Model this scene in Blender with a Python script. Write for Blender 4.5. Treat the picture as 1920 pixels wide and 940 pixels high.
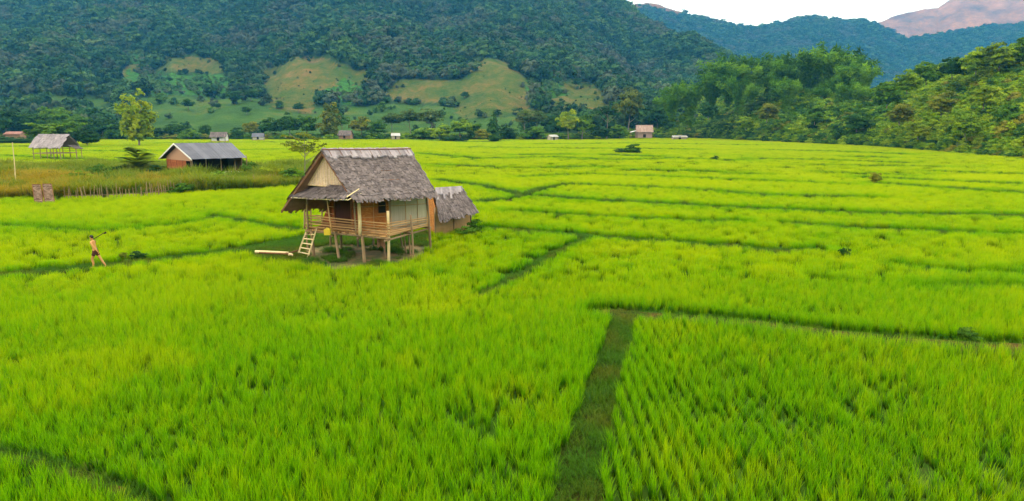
import bpy, math, random
import numpy as np
from mathutils import Vector, Matrix
for o in list(bpy.data.objects): bpy.data.objects.remove(o)
S = bpy.context.scene
COL = S.collection
R = math.radians
# ---------------------------------------------------------------- camera
F, H, PITCH = 1251.0, 7.3, R(10.64)
cam = bpy.data.cameras.new('camera'); cam.lens = 36*F/1920; cam.sensor_width = 36
cam.clip_start = 0.1; cam.clip_end = 20000
co = bpy.data.objects.new('camera', cam); COL.objects.link(co)
co.location = (0, 0, H); co.rotation_euler = (R(90)-PITCH, 0, 0)
S.camera = co
# ---------------------------------------------------------------- sky, sun, exposure
SUN_EL, SUN_AZ = 3.4, 214.0          # azimuth clockwise from +Y: low evening sun behind the viewer's left shoulder
w = bpy.data.worlds.new('World'); S.world = w; w.use_nodes = True
nt = w.node_tree; nt.nodes.clear()
sky = nt.nodes.new('ShaderNodeTexSky'); sky.sky_type = 'NISHITA'; sky.sun_disc = False
sky.sun_elevation = R(SUN_EL+4); sky.sun_rotation = R(SUN_AZ); sky.air_density = 1.0; sky.dust_density = 3.0; sky.ozone_density = 1.0
mixc = nt.nodes.new('ShaderNodeMix'); mixc.data_type = 'RGBA'; mixc.inputs[0].default_value = 0.6
bg = nt.nodes.new('ShaderNodeBackground'); bg.inputs[1].default_value = 0.15
out = nt.nodes.new('ShaderNodeOutputWorld')
nt.links.new(sky.outputs[0], mixc.inputs[6]); mixc.inputs[7].default_value = (6.2, 5.3, 3.5, 1)   # thin bright cloud veil
nt.links.new(mixc.outputs[2], bg.inputs[0]); nt.links.new(bg.outputs[0], out.inputs[0])
sl = bpy.data.lights.new('sun', 'SUN'); sl.energy = 5.0; sl.angle = R(0.5); sl.color = (1.0, 0.66, 0.38)
so = bpy.data.objects.new('sun', sl); COL.objects.link(so)
_sd = Vector((math.sin(R(SUN_AZ))*math.cos(R(SUN_EL)), math.cos(R(SUN_AZ))*math.cos(R(SUN_EL)), math.sin(R(SUN_EL))))
so.rotation_euler = _sd.to_track_quat('Z', 'Y').to_euler(); so.location = (-60, -80, 60)
S.view_settings.view_transform = 'Standard'; S.view_settings.look = 'None'; S.view_settings.gamma = 1
S.view_settings.use_curve_mapping = False
S.view_settings.exposure = 2.7
S.cycles.max_bounces = 6; S.cycles.diffuse_bounces = 3; S.cycles.glossy_bounces = 1; S.cycles.transmission_bounces = 3
S.cycles.volume_bounces = 1; S.cycles.use_denoising = True
S.cycles.caustics_reflective = False; S.cycles.caustics_refractive = False
# ---------------------------------------------------------------- helpers
rng = np.random.default_rng(7)
def ray(u, v):
    a = (u-960)/F; b = -(v-470)/F
    return np.array([a, b*math.sin(PITCH)+math.cos(PITCH), b*math.cos(PITCH)-math.sin(PITCH)])
def P(u, v, d):                       # point of the place seen at photo pixel u,v that stands d metres ahead
    r = ray(u, v); return np.array([0, 0, H]) + r*(d/r[1])
def G(u, v, z=0.0):                   # the same on the level z
    r = ray(u, v); return np.array([0, 0, H]) + r*((z-H)/r[2])
def vz(v, d):                         # height at distance d for photo row v
    b = -(np.asarray(v, float)-470)/F
    return H + d*(b*math.cos(PITCH)-math.sin(PITCH))/(b*math.sin(PITCH)+math.cos(PITCH))
def ux(u, v, d):
    b = -(np.asarray(v, float)-470)/F
    return (np.asarray(u, float)-960)/F*d/(b*math.sin(PITCH)+math.cos(PITCH))
def uv_of(p):                         # inverse: ground position -> photo pixel, used only to look up land zones
    p = np.asarray(p, float); y = p[..., 1]; z = p[..., 2]-H
    depth = y*math.cos(PITCH)-z*math.sin(PITCH); up = y*math.sin(PITCH)+z*math.cos(PITCH)
    return 960+F*p[..., 0]/depth, 470-F*up/depth

def mesh_np(name, V, Q, attrs=None, smooth=False, mat=None, tri=None):
    """V (n,3); Q (m,4) quads (a row whose last two are equal is a triangle)"""
    me = bpy.data.meshes.new(name)
    V = np.asarray(V, np.float32); Q = np.asarray(Q, np.int32).reshape(-1, 4)
    is3 = Q[:, 3] == Q[:, 2]
    n = np.where(is3, 3, 4)
    loops = Q.ravel() if not is3.any() else np.concatenate([Q[i, :n[i]] for i in range(len(Q))]) if len(Q) < 2000 else Q[np.arange(4)[None, :] < n[:, None]]
    me.vertices.add(len(V)); me.vertices.foreach_set('co', V.ravel())
    me.loops.add(len(loops)); me.loops.foreach_set('vertex_index', loops.astype(np.int32))
    me.polygons.add(len(Q)); st = np.concatenate([[0], np.cumsum(n)[:-1]]).astype(np.int32)
    me.polygons.foreach_set('loop_start', st); me.polygons.foreach_set('loop_total', n.astype(np.int32))
    me.polygons.foreach_set('use_smooth', np.full(len(Q), smooth))
    for k, a in (attrs or {}).items():
        a = np.asarray(a, np.float32)
        if a.ndim == 2:
            at = me.attributes.new(k, 'FLOAT_VECTOR', 'POINT'); at.data.foreach_set('vector', a.ravel())
        else:
            at = me.attributes.new(k, 'FLOAT', 'POINT'); at.data.foreach_set('value', a)
    me.update(); me.validate()
    if mat: me.materials.append(mat)
    return me

def tag(o, label=None, cat=None, group=None, kind=None):
    if label: o['label'] = label
    if cat: o['category'] = cat
    if group: o['group'] = group
    if kind: o['kind'] = kind
    return o
def link(name, me, parent=None, loc=(0, 0, 0), rz=0.0, sc=(1, 1, 1)):
    o = bpy.data.objects.new(name, me); COL.objects.link(o)
    o.location = loc; o.rotation_euler = (0, 0, rz); o.scale = sc
    if parent is not None: o.parent = parent
    return o
def empty(name, loc, label, cat, group=None, rz=0.0):
    o = link(name, None, None, loc, rz); o.empty_display_size = 0.3
    return tag(o, label, cat, group)

class MB:
    def __init__(s): s.v = []; s.f = []; s.c = []
    def add(s, vs, fs, c=None):
        b = len(s.v); s.v += [tuple(map(float, v)) for v in vs]
        s.f += [tuple(b+i for i in f) for f in fs]
        c = random.random() if c is None else c
        s.c += [c]*len(vs)
    def hexa(s, b, t, c=None):        # four bottom and four top points
        s.add(list(b)+list(t), [(3, 2, 1, 0), (4, 5, 6, 7), (0, 1, 5, 4), (1, 2, 6, 5), (2, 3, 7, 6), (3, 0, 4, 7)], c)
    def box(s, x0, x1, y0, y1, z0, z1, c=None):
        s.hexa([(x0, y0, z0), (x1, y0, z0), (x1, y1, z0), (x0, y1, z0)], [(x0, y0, z1), (x1, y0, z1), (x1, y1, z1), (x0, y1, z1)], c)
    def slab(s, q, t, c=None):        # quad extruded by t along its normal
        q = [np.array(p, float) for p in q]
        n = np.cross(q[1]-q[0], q[3]-q[0]); n /= np.linalg.norm(n)
        s.hexa([p-n*t/2 for p in q], [p+n*t/2 for p in q], c)
    def tube(s, p0, p1, r0, r1=None, n=7, c=None, bend=0.0, seg=1, knots=False):
        p0 = np.array(p0, float); p1 = np.array(p1, float); r1 = r0 if r1 is None else r1
        d = p1-p0; L = np.linalg.norm(d); d /= L
        a = np.cross(d, (0, 0, 1) if abs(d[2]) < .9 else (1, 0, 0)); a /= np.linalg.norm(a); b = np.cross(d, a)
        off = a*random.uniform(-1, 1)*bend+b*random.uniform(-1, 1)*bend
        if knots: seg = max(seg, int(L/0.35)*3)
        vs = []; fs = []
        for k in range(seg+1):
            t = k/seg; r = r0+(r1-r0)*t
            if knots and k % 3 == 0: r *= 1.14
            c0 = p0+d*L*t+off*math.sin(math.pi*t)
            vs += [c0+r*(a*math.cos(2*math.pi*i/n)+b*math.sin(2*math.pi*i/n)) for i in range(n)]
        for k in range(seg):
            for i in range(n):
                j = (i+1) % n; fs.append((k*n+i, k*n+j, (k+1)*n+j, (k+1)*n+i))
        fs.append(tuple(range(n-1, -1, -1))); fs.append(tuple(seg*n+i for i in range(n)))
        s.add(vs, fs, c)
    def build(s, name, mat, parent=None, origin=None, smooth=False):
        me = bpy.data.meshes.new(name)
        off = np.array(origin if origin is not None else (parent_world(parent) if parent is not None else (0, 0, 0)), float)
        me.from_pydata([tuple(np.array(v)-off) for v in s.v], [], s.f)
        at = me.attributes.new('cv', 'FLOAT', 'POINT'); at.data.foreach_set('value', np.array(s.c, np.float32))
        me.materials.append(mat); me.update()
        if smooth: me.polygons.foreach_set('use_smooth', [True]*len(me.polygons))
        o = bpy.data.objects.new(name, me); COL.objects.link(o)
        if parent is not None: o.parent = parent
        elif origin is not None: o.location = origin
        return o
def parent_world(p):
    v = np.array(p.location, float)
    while p.parent is not None: p = p.parent; v = v+np.array(p.location, float)
    return v
# ---------------------------------------------------------------- materials
def new_mat(name):
    m = bpy.data.materials.new(name); m.use_nodes = True
    n = m.node_tree; n.nodes.clear()
    return m, n, n.nodes.new('ShaderNodeOutputMaterial')
def N(n, t, **kw):
    x = n.nodes.new(t)
    for k, v in kw.items(): setattr(x, k, v)
    return x
def attr(n, name, typ='GEOMETRY'):
    a = N(n, 'ShaderNodeAttribute'); a.attribute_name = name; a.attribute_type = typ; return a.outputs['Fac']
def mixrgb(n, fac, a, b, mode='MIX'):
    m = N(n, 'ShaderNodeMix'); m.data_type = 'RGBA'; m.blend_type = mode; m.clamp_factor = True
    for i, x in ((0, fac), (6, a), (7, b)):
        if isinstance(x, (int, float)): m.inputs[i].default_value = x
        elif isinstance(x, tuple): m.inputs[i].default_value = (*x, 1) if len(x) == 3 else x
        else: n.links.new(x, m.inputs[i])
    return m.outputs[2]
def math_(n, op, a, b=0.0, c=None, clamp=False):
    m = N(n, 'ShaderNodeMath'); m.operation = op; m.use_clamp = clamp
    for i, x in enumerate((a, b) if c is None else (a, b, c)):
        if isinstance(x, (int, float)): m.inputs[i].default_value = x
        else: n.links.new(x, m.inputs[i])
    return m.outputs[0]
def ramp(n, fac, stops):
    r = N(n, 'ShaderNodeValToRGB'); e = r.color_ramp.elements
    while len(e) < len(stops): e.new(0.5)
    for i, (p, c) in enumerate(stops): e[i].position = p; e[i].color = (*c, 1)
    n.links.new(fac, r.inputs[0]); return r.outputs[0]
def noise(n, scale, detail=4, coord='Object', stretch=None, rough=0.55, dist=0.0):
    t = N(n, 'ShaderNodeTexNoise'); t.inputs['Scale'].default_value = scale; t.inputs['Detail'].default_value = detail
    t.inputs['Roughness'].default_value = rough; t.inputs['Distortion'].default_value = dist
    if coord == 'World': src = N(n, 'ShaderNodeNewGeometry').outputs['Position']
    else: src = N(n, 'ShaderNodeTexCoord').outputs[coord]
    if stretch:
        mp = N(n, 'ShaderNodeMapping'); mp.inputs['Scale'].default_value = stretch
        n.links.new(src, mp.inputs['Vector']); src = mp.outputs[0]
    n.links.new(src, t.inputs['Vector']); return t.outputs['Fac']
def leaf_shader(m, n, o, col, trans=0.35, rough=0.6, spec=0.25, tint=(1.15, 1.1, 0.5)):
    b = N(n, 'ShaderNodeBsdfPrincipled'); b.inputs['Roughness'].default_value = rough
    b.inputs['Specular IOR Level'].default_value = spec
    n.links.new(col, b.inputs['Base Color'])
    t = N(n, 'ShaderNodeBsdfTranslucent'); n.links.new(mixrgb(n, 1.0, col, tint, 'MULTIPLY'), t.inputs['Color'])
    mx = N(n, 'ShaderNodeMixShader'); mx.inputs[0].default_value = trans
    n.links.new(b.outputs[0], mx.inputs[1]); n.links.new(t.outputs[0], mx.inputs[2]); n.links.new(mx.outputs[0], o.inputs[0])
    return m
def grass_mat(name, root, mid, tip, alt, trans=0.4, spec=0.2):
    """blade colour along the height attribute h, drifting towards alt with the plant's own tone"""
    m, n, o = new_mat(name)
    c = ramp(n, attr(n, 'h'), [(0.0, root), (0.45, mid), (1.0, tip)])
    f = math_(n, 'ADD', attr(n, 'tone', 'INSTANCER'), math_(n, 'MULTIPLY', math_(n, 'SUBTRACT', attr(n, 'cv'), 0.5), 0.35), clamp=True)
    altc = ramp(n, attr(n, 'h'), [(0.0, root), (0.45, tuple((x*0.55+y*0.45) for x, y in zip(mid, alt))), (1.0, alt)])
    return leaf_shader(m, n, o, mixrgb(n, f, c, altc), trans, 0.55, spec)
def tree_mat(name, dark, mid, light, trans=0.3):
    m, n, o = new_mat(name)
    f = math_(n, 'ADD', math_(n, 'MULTIPLY', attr(n, 'cv'), 0.6), math_(n, 'MULTIPLY', N(n, 'ShaderNodeObjectInfo').outputs['Random'], 0.4))
    f = math_(n, 'ADD', f, attr(n, 'tone', 'INSTANCER'))
    c = ramp(n, f, [(0.1, dark), (0.5, mid), (0.95, light)])
    if name == 'forest_leaf':         # grey, half-bare trees in patches
        g = ramp(n, math_(n, 'ADD', noise(n, .011, 3, 'World'), math_(n, 'MULTIPLY', N(n, 'ShaderNodeObjectInfo').outputs['Random'], .22)), [(.64, (0, 0, 0)), (.76, (.7, .7, .7))])
        c = mixrgb(n, g, c, (.10, .11, .085))
    return leaf_shader(m, n, o, c, trans, 0.65, 0.1)
def wood_mat(name, a, b, scale=6, stretch=(1, 1, 0.15), rough=0.8, bump=0.3, cvw=0.5, coord='Object'):
    m, n, o = new_mat(name)
    nz = noise(n, scale, 5, coord, stretch)
    f = math_(n, 'ADD', math_(n, 'MULTIPLY', attr(n, 'cv'), cvw), math_(n, 'MULTIPLY', nz, 1.0-cvw*0.6), clamp=True)
    c = ramp(n, f, [(0.15, a), (0.85, b)])
    p = N(n, 'ShaderNodeBsdfPrincipled'); p.inputs['Roughness'].default_value = rough; p.inputs['Specular IOR Level'].default_value = 0.25
    n.links.new(c, p.inputs['Base Color'])
    bp = N(n, 'ShaderNodeBump'); bp.inputs['Strength'].default_value = bump; bp.inputs['Distance'].default_value = 0.02
    n.links.new(nz, bp.inputs['Height']); n.links.new(bp.outputs[0], p.inputs['Normal'])
    n.links.new(p.outputs[0], o.inputs[0]); return m
M = {}
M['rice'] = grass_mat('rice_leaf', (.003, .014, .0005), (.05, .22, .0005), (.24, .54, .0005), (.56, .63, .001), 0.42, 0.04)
M['bund_grass'] = grass_mat('bund_grass', (.02, .045, .003), (.04, .13, .003), (.085, .25, .005), (.22, .16, .015))
M['weed'] = grass_mat('weed', (.03, .04, .006), (.08, .14, .007), (.20, .28, .010), (.42, .28, .015))
M['dark_weed'] = grass_mat('dark_weed', (.008, .03, .004), (.03, .10, .008), (.08, .21, .012), (.16, .22, .015))
M['forest'] = tree_mat('forest_leaf', (.010, .040, .012), (.028, .095, .022), (.095, .19, .042), 0.2)
M['leaf_dark'] = tree_mat('leaf_dark', (.010, .040, .006), (.022, .085, .010), (.06, .15, .015))
M['leaf_green'] = tree_mat('leaf_green', (.022, .075, .004), (.065, .17, .008), (.17, .30, .010))
M['leaf_yellow'] = tree_mat('leaf_yellow', (.08, .15, .003), (.20, .30, .005), (.44, .47, .01))
M['leaf_olive'] = tree_mat('leaf_olive', (.04, .075, .007), (.13, .17, .012), (.27, .26, .02))
M['leaf_cream'] = tree_mat('leaf_cream', (.03, .07, .012), (.09, .15, .03), (.38, .38, .16))
M['leaf_bamboo'] = tree_mat('leaf_bamboo', (.020, .08, .004), (.075, .20, .006), (.20, .38, .010))
M['leaf_lime'] = tree_mat('leaf_lime', (.045, .12, .003), (.14, .26, .004), (.31, .42, .006))
M['bark'] = wood_mat('bark', (.10, .08, .06), (.28, .24, .19))
M['culm'] = wood_mat('culm', (.10, .15, .03), (.25, .28, .08))
M['thatch'] = wood_mat('thatch', (.030, .025, .027), (.205, .166, .168), 3.0, (1, 1, 1), 0.9, 0.5, 0.6)
M['thatch_under'] = wood_mat('thatch_under', (.08, .045, .03), (.28, .16, .10), 3.0, (1, 1, 1), 0.9, 0.4)
M['thatch_pink'] = wood_mat('thatch_pink', (.24, .15, .13), (.44, .31, .27), 3.0, (1, 1, 1), 0.9, 0.5, 0.6)
M['ridge_cap'] = wood_mat('ridge_cap', (.13, .11, .125), (.38, .33, .355), 5.0, (1, 1, 1), 0.8, 0.3)
M['post'] = wood_mat('weathered_post', (.14, .085, .045), (.37, .25, .14))
M['bamboo'] = wood_mat('bamboo_pole', (.24, .12, .045), (.56, .33, .14), 4, (1, 1, 1), 0.55, 0.2, 0.8)
M['pale_bamboo'] = wood_mat('pale_bamboo', (.45, .32, .15), (.74, .58, .32), 4, (1, 1, 1), 0.55, 0.2, 0.6)
M['brown_wood'] = wood_mat('brown_wood', (.12, .05, .025), (.30, .13, .06))
# ---------------------------------------------------------------- land
def smooth_noise(x, y, sc, seed=0):
    x = np.asarray(x)/sc; y = np.asarray(y)/sc
    xi = np.floor(x).astype(np.int64); yi = np.floor(y).astype(np.int64); fx = x-xi; fy = y-yi
    fx = fx*fx*(3-2*fx); fy = fy*fy*(3-2*fy)
    def h(a, b):
        k = (a*374761393+b*668265263+seed*974634777) & 0x7fffffff
        k = ((k ^ (k >> 13))*1274126177) & 0x7fffffff
        return ((k ^ (k >> 16)) & 0xffff)/65535.0
    return (h(xi, yi)*(1-fx)+h(xi+1, yi)*fx)*(1-fy)+(h(xi, yi+1)*(1-fx)+h(xi+1, yi+1)*fx)*fy
def fbm(x, y, sc, seed=0, o=4):
    r = 0; a = 1; t = 0
    for i in range(o):
        r = r+a*smooth_noise(x, y, sc/2**i, seed+i*17); t += a; a *= .5
    return r/t
def I(u, pts):
    xs, ys = zip(*pts); return np.interp(u, xs, ys)
def in_poly(u, v, poly):
    inside = np.zeros(np.shape(u), bool); j = len(poly)-1
    for i in range(len(poly)):
        xi, yi = poly[i]; xj, yj = poly[j]
        c = ((yi > v) != (yj > v)) & (u < (xj-xi)*(v-yi)/((yj-yi) if yj != yi else 1e-9)+xi)
        inside ^= c; j = i
    return inside
EDGE = [(-700, 262), (1100, 262), (1200, 259), (1330, 260), (1450, 266), (1640, 275), (1750, 284), (1920, 297), (2150, 312), (2500, 335)]
def field_edge(u): return F*H/(I(u, EDGE)-235)

# ground sheet
m, n, o = new_mat('ground')
nz = noise(n, 0.35, 6, 'World'); nz2 = noise(n, 3.0, 4, 'World')
c = ramp(n, math_(n, 'ADD', math_(n, 'MULTIPLY', nz, .6), math_(n, 'MULTIPLY', nz2, .4)), [(0.3, (.02, .05, .006)), (0.5, (.035, .09, .008)), (0.7, (.06, .08, .02))])
b = N(n, 'ShaderNodeBsdfPrincipled'); b.inputs['Roughness'].default_value = 1; b.inputs['Specular IOR Level'].default_value = 0; n.links.new(c, b.inputs['Base Color']); n.links.new(b.outputs[0], o.inputs[0])
M['ground'] = m
gx = np.array([-7000, -1500, -400, -100, -20, 0, 20, 100, 400, 1500, 7000.]); gy = np.array([-7000, -1500, -200, 0, 20, 60, 150, 400, 1000, 3000, 7000.])
XX, YY = np.meshgrid(gx, gy); V = np.stack([XX.ravel(), YY.ravel(), np.zeros(XX.size)], 1)
nx = len(gx); Q = [(j*nx+i, j*nx+i+1, (j+1)*nx+i+1, (j+1)*nx+i) for j in range(len(gy)-1) for i in range(nx-1)]
tag(link('ground', mesh_np('ground', V, Q, mat=M['ground'])), 'flat valley floor under the rice', kind='structure')

def land_sheet(name, us, rows, fn, mat, extra=None):
    """fn(U,T)->(x,y,z); T in 0..1 from foot to beyond the crest"""
    T = np.linspace(0, 1, rows); U, TT = np.meshgrid(us, T)
    X, Y, Z = fn(U, TT)
    V = np.stack([X.ravel(), Y.ravel(), Z.ravel()], 1); k = len(us)
    jj, ii = np.meshgrid(np.arange(rows-1), np.arange(k-1), indexing='ij'); a = (jj*k+ii).ravel()
    Q = np.stack([a, a+1, a+k+1, a+k], 1)
    return mesh_np(name, V, Q, extra(U, TT, X, Y, Z) if extra else None, True, mat), (X, Y, Z, U, TT)

# --- the big forested mountain; its clearings are cut into the slope
RIDGE = [(-900, -120), (0, -230), (600, -260), (950, -150), (1080, -40), (1140, -1), (1165, 20), (1210, 45), (1260, 78), (1330, 112), (1400, 145), (1480, 180), (1600, 215), (1800, 236), (2300, 240)]
RIDGED = [(-900, 1500), (1000, 1600), (1140, 1350), (1260, 1150), (1400, 980), (1600, 800), (2300, 760)]
def main_fn(U, T):
    ye = np.maximum(field_edge(np.minimum(U, 1330)), 330)+15
    yr = I(U, RIDGED); vr = I(U, RIDGE)
    t = np.clip(T/0.86, 0, 1)
    Y = ye+(yr-ye)*t
    tp = t**0.95
    prof = np.where(Y < 560, np.interp(Y, [330, 420, 560], [262, 245, 193]), np.interp(Y, [560, 760, 1150, 1600], [193, 112, 0, -260]))
    w = np.clip((U-1000)/200, 0, 1)                       # spur on the right
    v = prof*(1-w)+w*(262+(vr-262)*t**0.8)
    v = np.maximum(v, vr+0)
    Z = vz(v, Y)
    rel = np.clip((Y-420)/500, 0, 1)
    Z = Z+rel*(fbm(U*1.2, Y*0.45, 110, 3)-.5)*85*(1-0.75*np.clip((t-.85)/.15, 0, 1)) + np.clip((Y-430)/200, 0, 1)*np.exp(-((U-940)/75)**2-((Y-620)/90)**2)*9 + np.exp(-((U-575)/70)**2-((Y-640)/90)**2)*8
    back = np.clip((T-0.86)/0.14, 0, 1)
    Y = Y+back*420; Z = Z-back*170
    Z = np.where(T <= 0, -1.5, Z)
    X = ux(U, v, Y)
    return X, Y, Z
CLEAR_TAN = [[(300, 103), (330, 105), (372, 108), (415, 110), (425, 140), (350, 136), (300, 132)], [(228, 122), (265, 124), (262, 150), (232, 150)],
    [(487, 127), (530, 125), (556, 105), (581, 104), (640, 120), (690, 135), (697, 160), (650, 158), (612, 168), (590, 190), (592, 212), (510, 206), (505, 170), (490, 160)],
    [(712, 175), (745, 152), (800, 148), (884, 152), (884, 185), (800, 192), (715, 188)],
    [(885, 112), (930, 112), (962, 126), (985, 152), (1003, 190), (1000, 212), (862, 225), (855, 190), (884, 155)],
    [(1050, 153), (1100, 152), (1150, 190), (1150, 212), (1000, 205), (1062, 178)]]
CLEAR_GREEN = [[(240, 132), (300, 138), (440, 142), (450, 180), (240, 178)], [(606, 172), (650, 150), (690, 168), (705, 195), (620, 200)],
    [(985, 152), (1050, 155), (1062, 178), (1010, 195), (995, 180)], [(225, 97), (290, 98), (300, 120), (228, 120)]]
CLEAR_LOW = [[(250, 180), (500, 182), (512, 205), (640, 206), (720, 196), (860, 200), (900, 225), (1110, 212), (1110, 240), (900, 262), (560, 264), (240, 264)], [(0, 178), (200, 186), (245, 215), (120, 214), (0, 200)],
    [(640, 200), (720, 198), (740, 222), (640, 222)]]
def zone(x, y, z):
    u, v = uv_of(np.stack([x, y, z], -1))
    wu = u+(fbm(x, y, 30, 5)-.5)*34+(fbm(x, y, 7, 6)-.5)*22; wv = v+(fbm(x, y, 30, 9)-.5)*12+(fbm(x, y, 7, 10)-.5)*8
    tan = np.zeros(np.shape(u)); grn = tan.copy(); low = tan.copy()
    for p in CLEAR_TAN: tan = np.maximum(tan, in_poly(wu, wv, p))
    for p in CLEAR_GREEN: grn = np.maximum(grn, in_poly(wu, wv, p))
    for p in CLEAR_LOW: low = np.maximum(low, in_poly(wu, wv, p))
    return tan, grn, low
m, n, o = new_mat('mountain_slope')
base = ramp(n, noise(n, 0.02, 6, 'World'), [(0.3, (.018, .05, .015)), (0.7, (.04, .10, .02))])
tanc = ramp(n, math_(n, 'ADD', math_(n, 'MULTIPLY', noise(n, 0.03, 8, 'World', rough=.7), .6), math_(n, 'MULTIPLY', noise(n, 0.16, 6, 'World', (1, .4, 1), .75), .4)), [(0.38, (.035, .095, .010)), (0.51, (.095, .115, .015)), (0.62, (.20, .13, .035))])
lowc = ramp(n, noise(n, 0.025, 7, 'World', rough=.65), [(0.35, (.03, .085, .012)), (0.55, (.055, .13, .014)), (0.7, (.11, .14, .02))])
grnc = ramp(n, noise(n, 0.2, 4, 'World'), [(0.35, (.025, .09, .012)), (0.6, (.05, .18, .015))])
c = mixrgb(n, attr(n, 'low'), base, lowc); c = mixrgb(n, attr(n, 'tan'), c, tanc); c = mixrgb(n, attr(n, 'grn'), c, grnc)
b = N(n, 'ShaderNodeBsdfPrincipled'); b.inputs['Roughness'].default_value = 0.95; b.inputs['Specular IOR Level'].default_value = 0.1
n.links.new(c, b.inputs['Base Color'])
bp = N(n, 'ShaderNodeBump'); bp.inputs['Distance'].default_value = 4; bp.inputs['Strength'].default_value = 1
n.links.new(noise(n, 0.25, 6, 'World', rough=.7), bp.inputs['Height']); n.links.new(bp.outputs[0], b.inputs['Normal'])
n.links.new(b.outputs[0], o.inputs[0]); M['slope'] = m
def zattr(U, T, X, Y, Z):
    t, g, l = zone(X, Y, Z); return {'tan': t.ravel(), 'grn': g.ravel(), 'low': l.ravel()}
me, MAIN = land_sheet('mountain', np.linspace(-900, 2200, 620), 300, main_fn, M['slope'], zattr)
tag(link('mountain', me), 'steep forested mountain with cleared slopes rising behind the valley', kind='structure')

# --- the far ridge (dark blue, tops catching the last sun) and the bare sunlit mountain behind it
FAR = [(900, 60), (1100, 30), (1165, 17), (1190, 7), (1215, 4), (1245, 10), (1262, 19), (1300, 30), (1345, 41), (1375, 49), (1405, 52), (1440, 50), (1475, 43), (1500, 35), (1530, 32), (1560, 38), (1585, 41), (1615, 39), (1642, 47), (1670, 60), (1700, 76), (1740, 68), (1790, 60), (1850, 52), (1920, 46), (2000, 30), (2200, 0), (2700, -20)]
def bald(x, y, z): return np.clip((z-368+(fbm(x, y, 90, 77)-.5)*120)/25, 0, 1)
def far_fn(U, T):
    t = np.clip(T/0.85, 0, 1); v = 228+(I(U, FAR)-228)*t**0.9
    Y = 1500+900*t; Z = vz(v, Y)
    Z = Z+(fbm(U*1.6, Y*.6, 150, 11)-.5)*60*np.sin(math.pi*np.clip(t, 0, 1))+(fbm(U, Y, 14, 12)-.5)*9*t
    back = np.clip((T-.85)/.15, 0, 1); Y = Y+back*400; Z = Z-back*200
    Z = np.where(T <= 0, -3, Z); return ux(U, v, Y), Y, Z
BARE = [(1450, 110), (1560, 80), (1640, 43), (1668, 33), (1700, 24), (1735, 16), (1758, 14), (1775, 2), (1800, -14), (1860, -32), (1950, -70), (2200, -140), (2700, -180)]
def bare_fn(U, T):
    t = np.clip(T/0.85, 0, 1); v = 225+(I(U, BARE)-225)*t**0.9
    Y = 2650+900*t; Z = vz(v, Y)
    Z = Z+(fbm(U*2.2+Y*.8, Y*.5-U*.6, 120, 21, 5)-.5)*110*np.sin(math.pi*t)+(fbm(U, Y, 20, 22)-.5)*16*t
    back = np.clip((T-.85)/.15, 0, 1); Y = Y+back*500; Z = Z-back*250
    Z = np.where(T <= 0, -3, Z); return ux(U, v, Y), Y, Z
m, n, o = new_mat('far_slope')
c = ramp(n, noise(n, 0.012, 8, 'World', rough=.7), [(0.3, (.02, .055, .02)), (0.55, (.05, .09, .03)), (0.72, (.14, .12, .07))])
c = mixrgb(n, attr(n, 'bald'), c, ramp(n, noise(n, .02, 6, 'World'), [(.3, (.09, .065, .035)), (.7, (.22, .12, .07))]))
b = N(n, 'ShaderNodeBsdfPrincipled'); b.inputs['Roughness'].default_value = 1; b.inputs['Specular IOR Level'].default_value = 0; n.links.new(c, b.inputs['Base Color'])
n.links.new(b.outputs[0], o.inputs[0]); M['far_slope'] = m
m, n, o = new_mat('bare_slope')
c = ramp(n, noise(n, 0.009, 9, 'World', rough=.72), [(0.3, (.09, .05, .02)), (0.5, (.24, .12, .05)), (0.7, (.42, .21, .09))])
b = N(n, 'ShaderNodeBsdfPrincipled'); b.inputs['Roughness'].default_value = 1; b.inputs['Specular IOR Level'].default_value = 0; n.links.new(c, b.inputs['Base Color'])
bp = N(n, 'ShaderNodeBump'); bp.inputs['Distance'].default_value = 14; bp.inputs['Strength'].default_value = 1
n.links.new(noise(n, 0.012, 8, 'World', rough=.65), bp.inputs['Height']); n.links.new(bp.outputs[0], b.inputs['Normal'])
n.links.new(b.outputs[0], o.inputs[0]); M['bare_slope'] = m
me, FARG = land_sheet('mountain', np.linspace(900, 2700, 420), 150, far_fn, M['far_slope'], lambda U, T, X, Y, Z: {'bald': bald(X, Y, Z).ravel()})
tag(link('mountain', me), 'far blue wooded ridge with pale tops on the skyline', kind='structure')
me, BAREG = land_sheet('mountain', np.linspace(1450, 2700, 360), 150, bare_fn, M['bare_slope'])
tag(link('mountain', me), 'pink sunlit bare mountain farthest behind', kind='structure')
# --- the western range behind the viewer, which keeps the valley in evening shade
k = 80; us = np.linspace(-5200, 3400, k)
crest = 700+60*(fbm(us, us*0, 900, 31)-.5)
V = []; Q = []
for i in range(k):
    for (y, f) in ((-1500, 0), (-2100, .55), (-2500, 1.0), (-2900, .6), (-3600, 0)):
        V.append((us[i], y+120*(smooth_noise(us[i], y, 400, 33)-.5), crest[i]*f-2*(f == 0)))
for i in range(k-1):
    for j in range(4): a = i*5+j; Q.append((a, a+1, a+6, a+5))
tag(link('mountain', mesh_np('mountain', V, Q, smooth=True, mat=M['far_slope'])), 'western range that shades the valley', kind='structure')

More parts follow.
